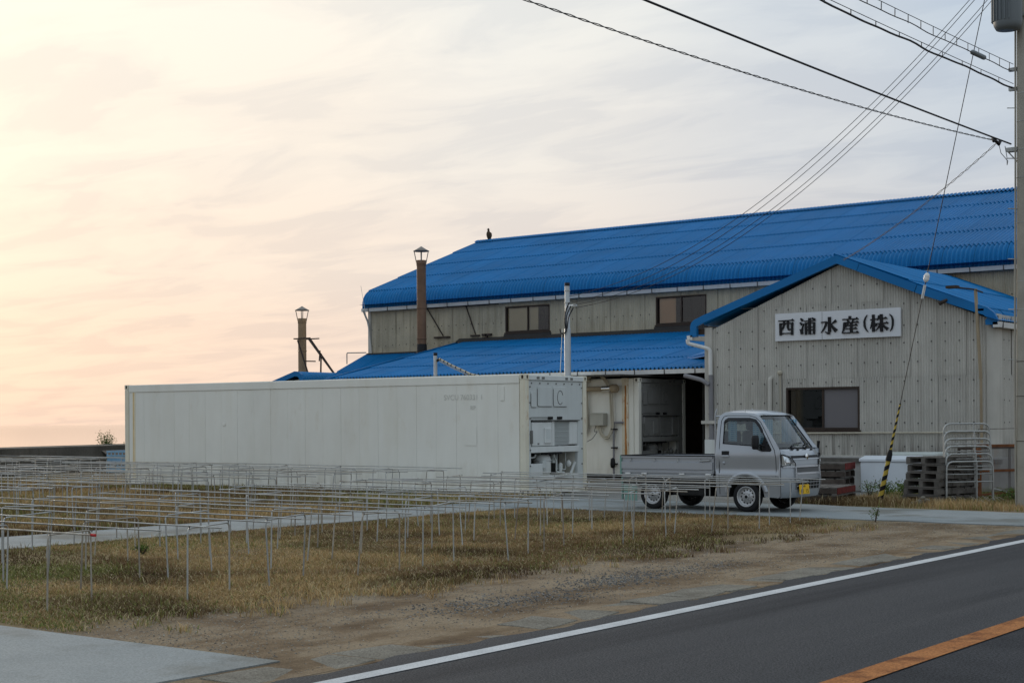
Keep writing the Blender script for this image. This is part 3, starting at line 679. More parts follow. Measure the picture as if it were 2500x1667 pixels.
# stains and stay brackets of the flue on the wall
b = MB()
for (xa, xb) in ((-35.15, -34.35), (-33.35, -32.9)):
    b.bar((xa, 40.93, 5.72), (xb, 40.95, 4.62), .03, .03)
b.box(-34.75, -34.05, 40.90, 40.985, 4.55, 4.60); b.box(-33.1, -32.72, 40.90, 40.985, 4.55, 4.60); b.box(-35.0, -31.9, 40.86, 40.98, 5.60, 5.66); b.box(-32.45, -32.38, 40.90, 40.985, 4.12, 4.62); b.box(-32.6, -32.2, 40.9, 40.985, 4.55, 4.62)
b.build('stay_brackets', 'rust_d', main)
aw = MB().cyl((-37.33, 40.30, 5.05), (-37.66, 40.30, 6.52), .007, 5); aw.build('whip_antenna', 'galv', main)

# ================================================================== GABLED OFFICE
GX0, GX1, GY = -19.58, -12.20, 33.70
apx, apz, exz = -15.90, 5.50, 4.00
off = thing('office_building', 'pale grey corrugated gabled office with blue fascia and one dark sliding window', 'building')
def gtop(x): return apz-.19-abs(x-apx)*.405
bk = MB(); bk.box(GX0+.03, GX0+.1, GY+.02, 41, 0, 3.95); bk.box(GX1-.1, GX1-.03, GY+.02, 41, .7, 3.95)
bk.prism([(GX0+.05, .0), (-17.35, 0), (-17.35, gtop(-17.35)-.03), (GX0+.05, gtop(GX0)-.03)], lambda a, c, t: (a, t, c), GY+.02, GY+.09)
bk.prism([(-15.38, .0), (GX1-.05, 0), (GX1-.05, gtop(GX1)-.03), (apx, gtop(apx)-.03), (-17.35, gtop(-17.35)-.03), (-17.35, 2.40), (-15.38, 2.40)], lambda a, c, t: (a, t, c), GY+.02, GY+.09)
bk.box(-17.35, -15.38, GY+.02, GY+.09, 0, 1.36)
bk.build('wall_frame', 'slate_trim', off)
gw = bpy.data.objects.new('gable_wall', MB().box(GX0, GX1, -.02, .0, .70, .76).mesh('gable_wall')); COL.objects.link(gw); gw.parent = off; gw.location = (0, GY, 0); gw.data.materials.append(MT['slate_trim'])
WG = (-17.33, -15.40, 1.36, 2.39)
clad(gw, GX0+.18, GX1-.14, [(.74, 2.605), (2.60, 4.385), (4.38, 5.6)], 'slate', [WG], top=gtop, screws=[.98, 1.52, 2.02, 2.50, 2.94, 3.38, 3.80, 4.30, 4.78])
MB().box(GX0-.02, GX0+.19, -.045, .03, .0, 3.95).build('corner_trim', 'slate_trim', gw)
ct = MB(); rr = []
for z in (.0, 3.96):
    rr.append([(GX1-.14, -.03, z), (GX1-.05, -.035, z)]+[(GX1-.05+.12*math.sin(a), .085-.12*math.cos(a), z) for a in (.3, .6, .9, 1.2, 1.5)]+[(GX1+.07, .2, z), (GX1+.07, .36, z)])
ct.grid(rr); ct.build('rounded_corner_trim', 'slate_trim', gw)
sd = bpy.data.objects.new('side_wall', MB().box(0, 7.3, .0, .02, .70, .76).mesh('side_wall')); COL.objects.link(sd); sd.parent = off; sd.location = (GX1+.035, GY+.02, 0); sd.rotation_euler = (0, 0, R(90)); sd.data.materials.append(MT['slate_trim'])
clad(sd, .33, 7.3, [(.74, 2.605), (2.60, 3.95)], 'slate', screws=[.98, 1.52, 2.02, 2.5, 2.94, 3.38, 3.8])
window(off, *WG, GY, [], depth=.08, fw=.055, pm=('pane_dk2', 'frosted'))
pl = MB(); pl.box(GX0, GX1+.25, GY-.30, GY+.10, -.05, .735); pl.box(GX1-.2, GX1+.25, GY+.1, 41, -.05, .735)
pl = pl.build('plinth', 'plinth', off, bevel=.02); MB().box(GX0+.3, GX1+.3, GY-.36, GY-.28, .60, .70).build('plinth_rail', 'wood_g', pl)
# roof of the office: ridge runs back to the shed
orf = MB(); orf.add([(apx, 33.56, apz-.06), (-12.35, 33.56, 4.04), (-12.35, 41, 4.06), (apx, 41, apz-.04), (-19.55, 33.56, 4.00), (-19.55, 41, 4.02)], [(0, 1, 2, 3), (0, 3, 5, 4)])
orf.add([(-12.3, 33.40, 3.9), (-12.3, 40.9, 3.9), (-12.0, 40.9, 3.8), (-12.0, 33.4, 3.8)], [(0, 1, 2, 3)])
orf = orf.build('office_roof', 'blue', off)
sl = Vector((apx+12.35, 0, apz-4.06)); Ls = sl.length; om = roof_sheet_mesh(SW, Ls/2+.10)
prr = roll_prof(0, 0, (apz-4.06)/(12.35*-1-apx)*1, .36, .10); 
rollo = eave_roll_mesh(SW-.012, [(a, b) for a, b in prr])
for i in range(9):
    y = 33.52+i*SW
    for c in range(2): place_slope(orf, om, 'blue', Vector((-12.35, y, 4.05))+sl*(c/2)+Vector((0, 0, random.uniform(0, .004))), (0, 1, 0), sl)
    o = obj('eave_roll', rollo, 'blue', orf); M_ = Matrix(((0, -1, 0), (1, 0, 0), (0, 0, 1))).to_4x4(); M_.translation = Vector((-12.38, y, 4.075)); o.matrix_local = M_
lm3 = roof_sheet_mesh(SW, Ls+.05)
for i in range(9): place_slope(orf, lm3, 'blue', (-19.55, 33.52+(i+1)*SW, 4.02), (0, -1, 0), (apx+19.55, 0, apz-4.04))
# barge boards following the gable with rolled ends
def barge(pts, th, y0, y1):
    P = [Vector((a, b)) for a, b in pts]; inn = []
    for k, p in enumerate(P):
        t = (P[min(k+1, len(P)-1)]-P[max(k-1, 0)]).normalized(); inn.append(p+Vector((t.y, -t.x))*th)
    return P, inn
leftp = [(-19.93, 3.72), (-19.93, 3.98), (-19.90, 4.08), (-19.82, 4.15), (-19.60, 4.24), (apx, apz+.015)]
rightp = [(apx, apz+.015), (-12.42, 4.15), (-12.26, 4.09), (-12.12, 3.98), (-12.04, 3.84), (-12.02, 3.70)]
segs = [leftp, rightp[:1]+[(-15.32, apz+.015-.58*.405)], [(-15.31, apz+.010-.59*.405), (-13.9, apz+.010-2.0*.405)], [(-13.89, apz+.005-2.01*.405)]+rightp[1:]]
for k, s_ in enumerate(segs):
    P, I = barge(s_, .185, 0, 0)
    if k == 0: I[-1] = Vector((apx, apz-.185))
    if k == 1: I[0] = Vector((apx, apz-.185))
    if k == 3: I[-1] = Vector((-12.30, 3.70)); I[-2] = Vector((-12.31, 3.80))
    q = MB(); n = len(P); yf, ybk = 33.50, 33.60
    vs = [(p.x, yf, p.y) for p in P]+[(p.x, yf, p.y) for p in I]+[(p.x, ybk, p.y) for p in P]+[(p.x, ybk, p.y) for p in I]; fs = []
    for j in range(n-1): fs += [(j, j+1, n+j+1, n+j), (2*n+j, 2*n+j+1, j+1, j), (n+j, n+j+1, 3*n+j+1, 3*n+j), (2*n+j, 3*n+j, 3*n+j+1, 2*n+j+1)]
    fs += [(0, n, 3*n, 2*n), (n-1, 3*n-1, 4*n-1, 2*n-1)]
    q.add(vs, fs); q.build('barge_board', 'blue2', orf)
g2 = MB(); g2.prism([(0, 0), (.012, -.12), (.15, -.12), (.165, 0)], lambda a, b, t: (-12.14+a, t, 3.76+b), 33.50, 40.9); g2 = g2.build('gutter', 'gutter', orf)
for k in range(8): MB().box(-12.15, -11.965, 33.7+k*.93, 33.72+k*.93, 3.63, 3.768).build('gutter_bracket', 'bracket', g2)
g3 = MB(); g3.prism([(0, 0), (.012, -.12), (.15, -.12), (.165, 0)], lambda a, b, t: (-20.03+a, t, 3.76+b), 33.50, 40.9); g3.build('gutter', 'gutter', orf)
MB().box(GX0-.26, GX0-.02, 33.62, 33.68, 3.78, 3.92).build('eave_bracket', 'rust_d', orf)
MB().box(GX1-.1, GX1+.14, 33.62, 33.66, 3.78, 3.90).build('eave_bracket', 'rust_d', orf)
d = MB().tube(arc_path([(-19.95, 33.42, 3.66), (-19.95, 33.42, 3.56), (-19.38, 33.56, 3.40), (-19.38, 33.58, 2.1)], .09), .05, 10); d.build('downpipe', 'gutter', off)
d = MB().cyl((-19.38, 33.58, 2.75), (-19.36, 33.58, .2), .062, 10); dpo = d.build('downpipe', 'dpipe', off)
for z in (2.35, 1.75, 1.15, .8): MB().cyl((-19.38, 33.58, z), (-19.38, 33.58, z+.03), .07, 10).build('pipe_band', 'dpipe', dpo)
MB().tube(arc_path([(-20.1, 33.5, 2.75), (-19.55, 33.45, 2.62), (-19.40, 33.5, 2.50)], .08), .055, 8).build('branch_pipe', 'dpipe', off)
MB().box(-19.62, -19.22, 33.50, 33.64, 1.52, 1.60).build('pipe_clip', 'slate_trim', off)
MB().box(-19.50, -19.18, 33.46, 33.66, .75, 1.12).build('meter_box', 'cont_l', off)
# small fittings on the gable
MB().tube(arc_path([(-17.73, 33.60, .8), (-17.73, 33.60, 2.62), (-17.73, 33.70, 2.64)], .08), .055, 10).build('vent_pipe', 'slate_trim', off)
MB().cyl((-17.47, 33.64, .8), (-17.47, 33.64, 2.72), .016, 6).lathe([(.001, 33.58), (.055, 33.585), (.055, 33.66)], 14, 'Y', (-17.47, 0, 2.76)).build('conduit', 'cream_p', off)
MB().tube([(-19.2, 33.63, 1.275), (-16.0, 33.63, 1.285), (-12.35, 33.63, 1.30)], .022, 8).build('wall_conduit', 'cream_p', off)
MB().tube([(-13.18, 33.66, 4.33), (-13.20, 33.50, 4.30), (-13.34, 33.42, 4.22)], [.03, .035, .05], 8).build('flood_lamp', 'rust_d', off)
ms = MB().tube([(-12.40, 33.52, 0), (-12.42, 33.52, 2.55)], .032, 8).tube([(-12.42, 33.52, 2.5), (-12.53, 33.52, 4.52)], .040, 8)
ms = ms.build('lamp_mast', 'tan_p', off)
MB().tube([(-12.53, 33.50, 4.50), (-12.95, 33.3, 4.57)], .018, 6).tube([(-12.53, 33.5, 4.5), (-12.32, 33.4, 4.42)], .016, 6).box(-13.1, -12.85, 33.2, 33.4, 4.54, 4.60).build('lamp_arm', 'rust_d', ms)
MB().box(-12.50, -12.34, 33.5, 33.74, 4.02, 4.07).build('mast_clip', 'rust_d', ms)
MB().box(-12.13, -11.95, 35.2, 35.8, 2.7, 3.4).build('meter_cabinet', 'boxg', off)
MB().tube([(-16.3, 33.30, .78), (-16.3, 33.30, .98), (-16.3, 33.32, 1.10)], [.03, .03, .04], 8).build('tap', 'black', off)
MB().tube([(-19.0, 33.33, .80), (-16.4, 33.33, .82)], .03, 8).build('floor_pipe', 'galv', off)

# ------------------------------------------------------------------ the sign
sgn = thing('company_sign', 'long white board with raised black Japanese characters on the gable wall', 'sign', (0, 0, 0))
MB().box(-17.58, -14.34, 33.60, 33.66, 3.53, 4.20).build('board', 'sign_w', sgn, bevel=.004)
MB().box(-16.33, -16.322, 33.597, 33.602, 3.535, 4.195).build('board_joint', 'blind', sgn)
def S(x, y):
    u = (x-236)/1874.; top = 285-100*u; bot = 705-80*u; return (-17.58+3.24*u, 3.53+.67*(bot-y)/(bot-top))
KX = 3.24/1874.
def stroke(mb, pts, w, dep):
    """tapered stroke; pts in tracing units, w width(s)"""
    n = len(pts); ws = w if isinstance(w, (list, tuple)) else [w]*n
    P = [Vector(S(*p)) for p in pts]; Lp, Rp = [], []
    for k in range(n):
        t = (P[min(k+1, n-1)]-P[max(k-1, 0)]).normalized(); nn = Vector((-t.y, t.x))*ws[k]*KX*.5; Lp.append(P[k]+nn); Rp.append(P[k]-nn)
    for k in range(n-1):
        q = [Lp[k], Lp[k+1], Rp[k+1], Rp[k]]; mb.prism([(a.x, a.y) for a in q], lambda a, b, t: (a, t, b), 33.597, 33.572-dep)
def polyc(mb, pts, dep): mb.prism([S(*p) for p in pts], lambda a, b, t: (a, t, b), 33.597, 33.572-dep)
def serif(x, y): return [(x-46, y+4), (x-22, y-26), (x+6, y+2), (x-6, y+12)]
GL = {
 'west': ([([(292, 394), (530, 378)], 15), ([(325, 430), (328, 612)], 38), ([(508, 424), (506, 606)], 36), ([(308, 436), (522, 424)], 15), ([(330, 585), (508, 578)], 14),
          ([(384, 388), (382, 450), (368, 500), (338, 545)], [32, 32, 24, 8]), ([(442, 384), (442, 490), (452, 524), (500, 520), (505, 480)], [32, 32, 26, 22, 8])], [serif(534, 382), [(506, 424), (516, 404), (532, 430), (524, 440)]]),
 'shore': ([([(690, 396), (868, 384)], 15), ([(776, 345), (776, 597)], 40), ([(720, 418), (720, 602)], 34), ([(846, 412), (844, 590), (800, 585)], [34, 34, 8]), ([(720, 424), (852, 416)], 15), ([(735, 482), (835, 478)], 14), ([(735, 530), (835, 526)], 14),
            ([(812, 345), (858, 372)], [18, 34]), ([(640, 355), (672, 390)], [20, 36]), ([(632, 418), (662, 450)], [20, 34]), ([(690, 430), (668, 500), (655, 545), (660, 595)], [6, 22, 40, 40]), ([(625, 522), (650, 535)], [8, 26])], []),
 'water': ([([(1077, 330), (1077, 560)], 46), ([(1085, 580), (1050, 580), (1008, 552)], [26, 28, 6]), ([(950, 414), (1032, 404)], 16), ([(1035, 402), (1020, 460), (985, 530), (948, 572)], [30, 30, 20, 8]), ([(1178, 385), (1100, 442)], [40, 8]), ([(1090, 420), (1130, 490), (1180, 545)], [10, 34, 56])], []),
 'produce': ([([(1380, 316), (1382, 366)], 38), ([(1268, 370), (1500, 354)], 15), ([(1338, 372), (1366, 408)], [16, 34]), ([(1440, 360), (1410, 408)], [32, 10]), ([(1290, 420), (1505, 406)], 15), ([(1304, 418), (1298, 480), (1286, 535), (1264, 578)], [38, 36, 24, 8]),
              ([(1352, 428), (1318, 492)], [26, 8]), ([(1335, 462), (1488, 452)], 14), ([(1402, 416), (1402, 566)], 38), ([(1322, 512), (1482, 504)], 14), ([(1272, 576), (1508, 562)], 15)], [serif(1504, 358), serif(1510, 410), serif(1492, 455), serif(1486, 506), serif(1512, 566)]),
 'bracket_open': ([([(1636, 300), (1608, 345), (1594, 400), (1598, 470), (1616, 520), (1648, 558)], [8, 20, 28, 28, 20, 8])], []),
 'stock': ([([(1724, 294), (1726, 556)], 40), ([(1680, 374), (1782, 362)], 15), ([(1712, 392), (1700, 450), (1678, 512)], [24, 22, 6]), ([(1742, 420), (1770, 470)], [14, 34]), ([(1838, 288), (1842, 556)], 42), ([(1810, 310), (1782, 384)], [30, 8]), ([(1792, 358), (1916, 346)], 15), ([(1768, 432), (1932, 418)], 15),
            ([(1828, 426), (1800, 490), (1756, 540)], [26, 20, 6]), ([(1852, 426), (1885, 480), (1932, 516)], [10, 28, 46])], [serif(1922, 350), serif(1938, 422)]),
 'bracket_close': ([([(1956, 286), (1988, 322), (2004, 380), (2002, 450), (1990, 505), (1966, 546)], [8, 20, 28, 28, 20, 8])], []),
}
for nm, (st, po) in GL.items():
    b = MB(); k = 0
    for p, w in st: stroke(b, p, w, .0012*k); k += 1
    for p in po: polyc(b, p, .0012*k); k += 1
    b.build('letter', 'letter', sgn)

# ================================================================== SMALL HUT beyond the shed
hut = thing('hut', 'small low hut with blue rolled roof at the far end behind the white container', 'building', (-40.25, 39.6, 0))
MB().box(-2.3, .35, .25, 6.5, 0, 2.75).build('wall', 'slate_old', hut)
MB().prism([(-2.3, 2.75), (.35, 2.75), (.35, 2.95), (0, 3.25), (-2.3, 2.72)], lambda a, b, t: (a, t, b), .25, .35).build('gable', 'slate_trim', hut)
pr = [(-2.6, 2.78), (-1.3, 3.12), (-.25, 3.42), (-.05, 3.48), (.15, 3.46), (.30, 3.36), (.38, 3.2), (.40, 2.92)]
hrf = MB(); rows = []
for a, b in pr: rows.append([(a, .0+.02*k, b+.017*math.cos(2*math.pi*(.02*k)/.13)) for k in range(0, 330, 1)])
hrf = hrf.grid(rows).build('roof', 'blue', hut)
P = [Vector(p) for p in pr]; q = MB(); n = len(P); I = []
for k, p in enumerate(P):
    t = (P[min(k+1, n-1)]-P[max(k-1, 0)]).normalized(); I.append(p+Vector((t.y, -t.x))*.16)
vs = [(p.x, -.06, p.y+.02) for p in P]+[(p.x, -.06, p.y) for p in I]+[(p.x, .04, p.y+.02) for p in P]; fs = []
for j in range(n-1): fs += [(j, j+1, n+j+1, n+j), (2*n+j, 2*n+j+1, j+1, j)]
q.add(vs, fs); q.build('barge_board', 'blue2', hut)

# ================================================================== FLUES
def flue(name, label, x, y, z0, z1, r, m, cap_h=.16):
    t = thing(name, label, 'chimney', (x, y, 0))
    b = MB(); b.lathe([(r, z0), (r, z1)], 18); zz_ = z0
    b.add([], [])
    p = b.build('pipe', m, t)
    for z in (z0+.32, z0+(z1-z0)*.36, z0+(z1-z0)*.62, z1-.06):
        MB().lathe([(r+.002, z-.025), (r+.012, z-.02), (r+.012, z+.02), (r+.002, z+.025)], 18).build('seam_band', m, p)
    MB().lathe([(r+.018, z1-.02), (r+.018, z1+.10), (r-.01, z1+.10), (r-.01, z1)], 18).build('collar', m, p)
    rc = r*1.75
    for k in range(4):
        a = R(38+90*k); MB().bar((r*1.02*math.cos(a), r*1.02*math.sin(a), z1), (rc*.88*math.cos(a), rc*.88*math.sin(a), z1+.42), .03, .012).build('cap_strut', 'flue_cap', t)
    MB().lathe([(.005, z1+.42+cap_h), (rc*.55, z1+.42+cap_h*.42), (rc, z1+.42), (rc, z1+.405), (rc*.5, z1+.42+cap_h*.3), (.005, z1+.42+cap_h*.9)], 20).build('cap', 'flue_cap', t)
    return t
f1 = flue('flue_pipe', 'tall dark brown flue pipe with conical cap in front of the upper wall', -34.05, 39.45, 3.0, 7.02, .158, 'flue')
MB().lathe([(.23, 3.05), (.195, 3.55), (.172, 4.25), (.163, 4.27)], 18).build('base_sleeve', 'black', f1)
f2 = flue('flue_pipe', 'pale rusty flue pipe with conical cap and stay frame beyond the shed, leftmost', -42.36, 42.0, 2.5, 5.55, .160, 'flue_p')
b = MB()
for p0, p1 in (((-.25, -.25, 4.86), (1.25, -.25, 4.86)), ((.6, .1, 4.86), (2.75, .4, 3.3)), ((1.1, -.3, 4.86), (3.35, -.2, 3.5)), ((.1, -.3, 4.8), (1.2, -.35, 3.5)), ((1.3, .2, 4.0), (2.1, -.2, 4.35)), ((.75, -.3, 3.98), (1.65, -.2, 3.96)), ((2.2, -.2, 4.25), (2.15, -.2, 3.3)), ((-.3, .25, 4.86), (1.2, .25, 4.86)), ((-.28, -.3, 4.86), (-.28, .3, 4.86))):
    b.bar((p0[0]*.55, p0[1], p0[2]), (p1[0]*.55, p1[1], p1[2]), .045, .045)
b.build('stay_frame', 'rust_d', f2)
# ================================================================== REFRIGERATED CONTAINERS
CL, CW, CH = 12.70, 2.44, 2.59
def container(label, loc, rz, m_side, m_post, m_unit, m_light, group, rusty=False):
    t = thing('refrigerated_container', label, 'container', loc, rz, group)
    core = MB(); core.box(-CL+.06, -.55, .03, CW-.03, .10, CH-.03); core.box(-.56, -.10, .03, CW-.03, 1.62, CH-.03); core.box(-.56, -.05, .03, .20, .1, 1.62); core.box(-.56, -.05, CW-.34, CW-.03, .1, 1.62); core.box(-.56, -.05, .2, CW-.3, .1, .40)
    core.build('body', m_side, t)
    # side skin of riveted panels, near and far side
    n = 22; w = (CL-.34)/n
    for sgn_, y in ((-1, .0), (1, CW)):
        me = None
        for k in range(n):
            x = -CL+.17+k*w; o_ = .0016*(k % 2)
            if me is None:
                b = MB(); b.box(0, w-.004, 0, .028, .17, CH-.20); me = b.mesh('side_panel')
            obj('side_panel', me, m_side, t, (x, (y+.004+o_) if sgn_ < 0 else (y-.032-o_), 0))
    tr = MB()
    for y0, y1 in ((-.012, .06), (CW-.06, CW+.012)): tr.box(-CL+.17, -.17, y0, y1, CH-.198, CH-.012)
    tr = tr.build('top_rail', m_side, t, bevel=.012)
    br = MB()
    for y0, y1 in ((-.006, .06), (CW-.06, CW+.006)): br.box(-CL+.17, -.17, y0, y1, .03, .165)
    br.build('bottom_rail', m_side, t, bevel=.01)
    MB().box(-CL+.12, -.12, .06, CW-.06, CH-.03, CH-.004).build('roof_panel', m_side, t)
    for xx in (-CL, 0):
        for yy in (0, CW):
            x0, x1 = (xx, xx+.155) if xx < -1 else (xx-.155, xx); y0, y1 = (yy-.010, yy+.14) if yy < 1 else (yy-.14, yy+.010)
            p = MB().box(x0+.006, x1-.006, y0+.004, y1-.004, .12, CH-.12).build('corner_post', m_post, t, bevel=.012)
            for z0 in (0, CH-.118):
                c = MB().box(x0, x1, y0, y1, z0, z0+.118).build('corner_casting', m_post, p, bevel=.01)
            hl = MB()
            yf = y0-.0015 if yy < 1 else y1+.0015
            xf = x1+.0015 if xx > -1 else x0-.0015
            for z0 in (0.059, CH-.059):
                hl.add([(((x0+x1)/2)+.030*math.cos(a), yf, z0+.042*math.sin(a)) for a in [2*math.pi*k/12 for k in range(12)]], [tuple(range(12))])
                hl.add([(xf, ((y0+y1)/2)+.028*math.cos(a), z0+.042*math.sin(a)) for a in [2*math.pi*k/12 for k in range(12)]], [tuple(range(12))])
            hl.build('casting_hole', 'rust_d', p)
    # machinery end (faces +x)
    E_ = thing  # noqa
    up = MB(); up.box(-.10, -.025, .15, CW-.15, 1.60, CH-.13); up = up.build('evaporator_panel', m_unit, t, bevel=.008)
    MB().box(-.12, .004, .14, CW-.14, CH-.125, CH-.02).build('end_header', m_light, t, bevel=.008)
    for y in (.42, .62, 1.55, 1.75): MB().box(-.02, .012, y, y+.10, CH-.10, CH-.05).build('header_slot', 'cont_dk', t)
    for (y0, y1, z0, z1) in ((.47, 1.02, 1.90, 2.33), (1.09, 1.62, 1.90, 2.33), (.22, .42, 1.88, 2.22)):
        MB().box(-.026, -.012, y0, y1, z0, z1).build('access_plate', m_unit, up, bevel=.006)
        q = MB(); q.tube(arc_path([(-.010, y0, z1-.05), (-.010, y0, z0), (-.010, y1, z0)], .05), .007, 5); q.build('plate_seal', 'cont_dk', up)
    q = MB(); q.tube([(-.008, 1.36+.11*math.cos(a), 2.10+.15*math.sin(a)) for a in [R(20+14*k) for k in range(22)]], .007, 5); q.build('vent_ring', 'cont_dk', up)
    b = MB()
    for k in range(7): b.lathe([(.018, -.02), (.016, -.006), (.001, -.004)], 6, 'X', (0, .25+k*.32, CH-.19))
    for k in range(6):
        for y in (.19, CW-.19): b.lathe([(.018, -.02), (.016, -.003), (.001, -.001)], 6, 'X', (0, y, .62+k*.34))
    b.build('bolts', 'cont_dk', t, kind='stuff')
    MB().box(-.012, .0, .20, .95, 1.655, 1.668).build('drip_edge', 'cont_dk', t)
    MB().box(-.03, .02, .26, 2.12, 1.585, 1.61).build('drip_hood', 'cont_dk', t)
    for y in (.88, 1.25): MB().box(-.03, .01, y, y+.16, 1.62, 1.68).build('lifting_slot', 'black', t)
    # side stiles of the machine bay
    MB().box(-.10, -.02, .145, .22, .12, 1.60).build('stile', m_unit, t, bevel=.006); MB().box(-.10, -.02, CW-.36, CW-.145, .12, 1.60).build('stile', m_unit, t, bevel=.006)
    cb = MB().box(-.30, -.005, .26, 1.02, 1.04, 1.56).build('control_box', m_light, t, bevel=.02)
    MB().box(-.006, .022, .70, .96, 1.10, 1.44).build('control_window_frame', m_light, cb, bevel=.01); MB().box(.0222, .025, .75, .91, 1.20, 1.40).build('control_window', m_unit, cb)
    MB().box(-.07, .02, .185, .245, 1.10, 1.38).build('hinge', 'cont_dk', cb); MB().box(-.006, .01, .45, .50, 1.08, 1.11).build('latch', 'cont_dk', cb)
    MB().box(-.28, -.03, 1.06, 1.16, 1.04, 1.58).build('condenser_post', m_light, t, bevel=.008)
    gr = MB().box(-.25, -.06, 1.17, 1.74, 1.05, 1.57).build('condenser', 'grille', t)
    me = MB().box(-.058, -.040, -.004, .004, 1.05, 1.57).mesh('fin')
    for k in range(19): obj('fin', me, m_unit, gr, (0, 1.185+k*.03, 0))
    for z in (1.15, 1.25, 1.35, 1.45): MB().box(-.041, -.036, 1.17, 1.74, z, z+.006).build('fin_rail', m_unit, gr)
    MB().box(-.25, -.02, 1.75, 2.08, 1.06, 1.57).build('fan_cover', m_light, t, bevel=.025)
    MB().box(-.20, .0, .20, 2.12, .90, 1.03).build('cross_beam', m_light, t, bevel=.01)
    MB().box(-.19, .004, .85, 1.40, .86, .905).build('beam_lip', 'black', t)
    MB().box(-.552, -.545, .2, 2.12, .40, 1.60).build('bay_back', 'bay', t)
    cp = MB().lathe([(.001, .88), (.12, .87), (.19, .80), (.20, .74), (.20, .46), (.17, .42), (.001, .42)], 18, 'Z', (-.28, 1.02, 0)); cp = cp.build('compressor', m_light, t)
    MB().lathe([(.205, .735), (.215, .73), (.215, .715), (.205, .71)], 18, 'Z', (-.28, 1.02, 0)).build('compressor_band', m_unit, cp)
    MB().box(-.16, -.05, .72, .86, .56, .72).build('terminal_box', m_unit, t, bevel=.01)
    MB().box(-.20, -.04, .21, .70, .40, .66).build('motor_cover', m_light, t, bevel=.01)
    b = MB(); b.tube(arc_path([(-.2, .35, .78), (-.2, .62, .80), (-.2, .66, .86)], .04), .02, 6); b.tube(arc_path([(-.15, 1.28, .84), (-.15, 1.40, .70), (-.15, 1.40, .46), (-.15, 1.72, .44)], .04), .018, 6)
    b.tube(arc_path([(-.2, 1.5, .88), (-.2, 1.5, .52), (-.2, 1.85, .5), (-.2, 1.85, .88)], .03), .014, 6); b.tube([(-.12, .66, .44), (-.10, .72, .58), (-.12, .76, .70)], .015, 6); b.build('pipework', m_unit, t)
    MB().lathe([(.001, .66), (.045, .64), (.05, .60), (.045, .50), (.03, .44), (.001, .43)], 12, 'Z', (-.16, 1.58, 0)).build('filter_drier', m_light, t)
    MB().lathe([(.001, .72), (.03, .70), (.06, .66), (.06, .60), (.02, .56), (.001, .55)], 12, 'Z', (-.14, 1.88, 0)).build('accumulator', m_light, t)
    MB().lathe([(.04, .86), (.055, .80), (.05, .70), (.06, .66)], 10, 'Z', (-.22, 1.38, 0)).build('valve_body', m_unit, t)
    MB().bar((-.08, 2.06, .66), (-.05, 1.82, .40), .03, .06).build('brace', m_light, t)
    b = MB(); b.lathe([(.12, -.34), (.13, -.30), (.05, -.28), (.001, -.30)], 14, 'X', (0, .42, .77)); b.build('fan_motor', 'cont_dk', t)
    MB().box(-.10, -.012, .20, 2.12, .12, .395).build('lower_panel', m_light, t, bevel=.008)
    MB().box(-.10, .0, .14, CW-.14, .01, .118).build('end_sill', m_side, t, bevel=.01)
    MB().tube([(-.005, .25, .26), (.0, 1.2, .33), (.0, 2.0, .31)], .006, 5).build('loose_cable', 'cable', t)
    return t
c1 = container('long white refrigerated container in front, the nearer of the two', (-19.53, 26.00, .03), R(2.4), 'cont', 'cont_y', 'cont_g', 'cont_l', 'refrigerated containers beside the shed')
c2 = container('white refrigerated container behind, rust streaks by its corner, deep shade at its end', (-21.72, 33.88, .15), R(1.0), 'cont', 'cont', 'cont_u_shade', 'cont_u_shade', 'refrigerated containers beside the shed')
for (x0, x1) in ((-.52, -.32),):
    MB().box(x0, x1, -.014, .0, .15, CH-.002).build('rust_streak_strip', 'cont_rust', c2); [MB().prism([(x0+.085+random.uniform(-.012, .012), .15+.28*k), (x0+.135+random.uniform(-.015, .02), .15+.28*k), (x0+.14+random.uniform(-.015, .02), .43+.28*k), (x0+.075+random.uniform(-.012, .012), .43+.28*k)], lambda a, b, t: (a, t, b), -.0145-.0004*k, -.012).build('rust_run', 'orange_rust', c2) for k in range(8)]; MB().box(x0-.02, x1+.01, -.018, .05, CH-.12, CH-.0).build('lifting_lug', 'cont_rust', c2, bevel=.01)
# small details on the near container's long side
MB().box(-.66, -.56, -.010, .0, 2.03, 2.34).build('label_plate', 'cont', c1, bevel=.004)
MB().box(-1.62, -1.30, -.004, .0, 1.06, 1.46).build('faded_label', 'cont', c1)
me = text_mesh('SVCU 760331 1', .165, .0006, 'ghost_number'); obj('ghost_number', me, 'ghost', c1, (-1.66, -.0015, 2.06), (R(90), 0, 0))
me = text_mesh('RP', .13, .0006, 'ghost_code'); obj('ghost_code', me, 'ghost', c1, (-1.40, -.0015, 1.84), (R(90), 0, 0))
MB().lathe([(.05, -.004), (.03, -.012), (.001, -.002)], 10, 'Y', (-9.05, 0, 1.55)).build('dent', 'cont', c1)
MB().box(-CL+.30, -CL+.40, -.004, .004, .17, CH-.2).build('stained_seam', 'cont_y2', c1); MB().box(-CL+.33, -CL+.36, -.0055, -.004, .6, CH-.2).build('rust_run', 'orange_pale', c1)
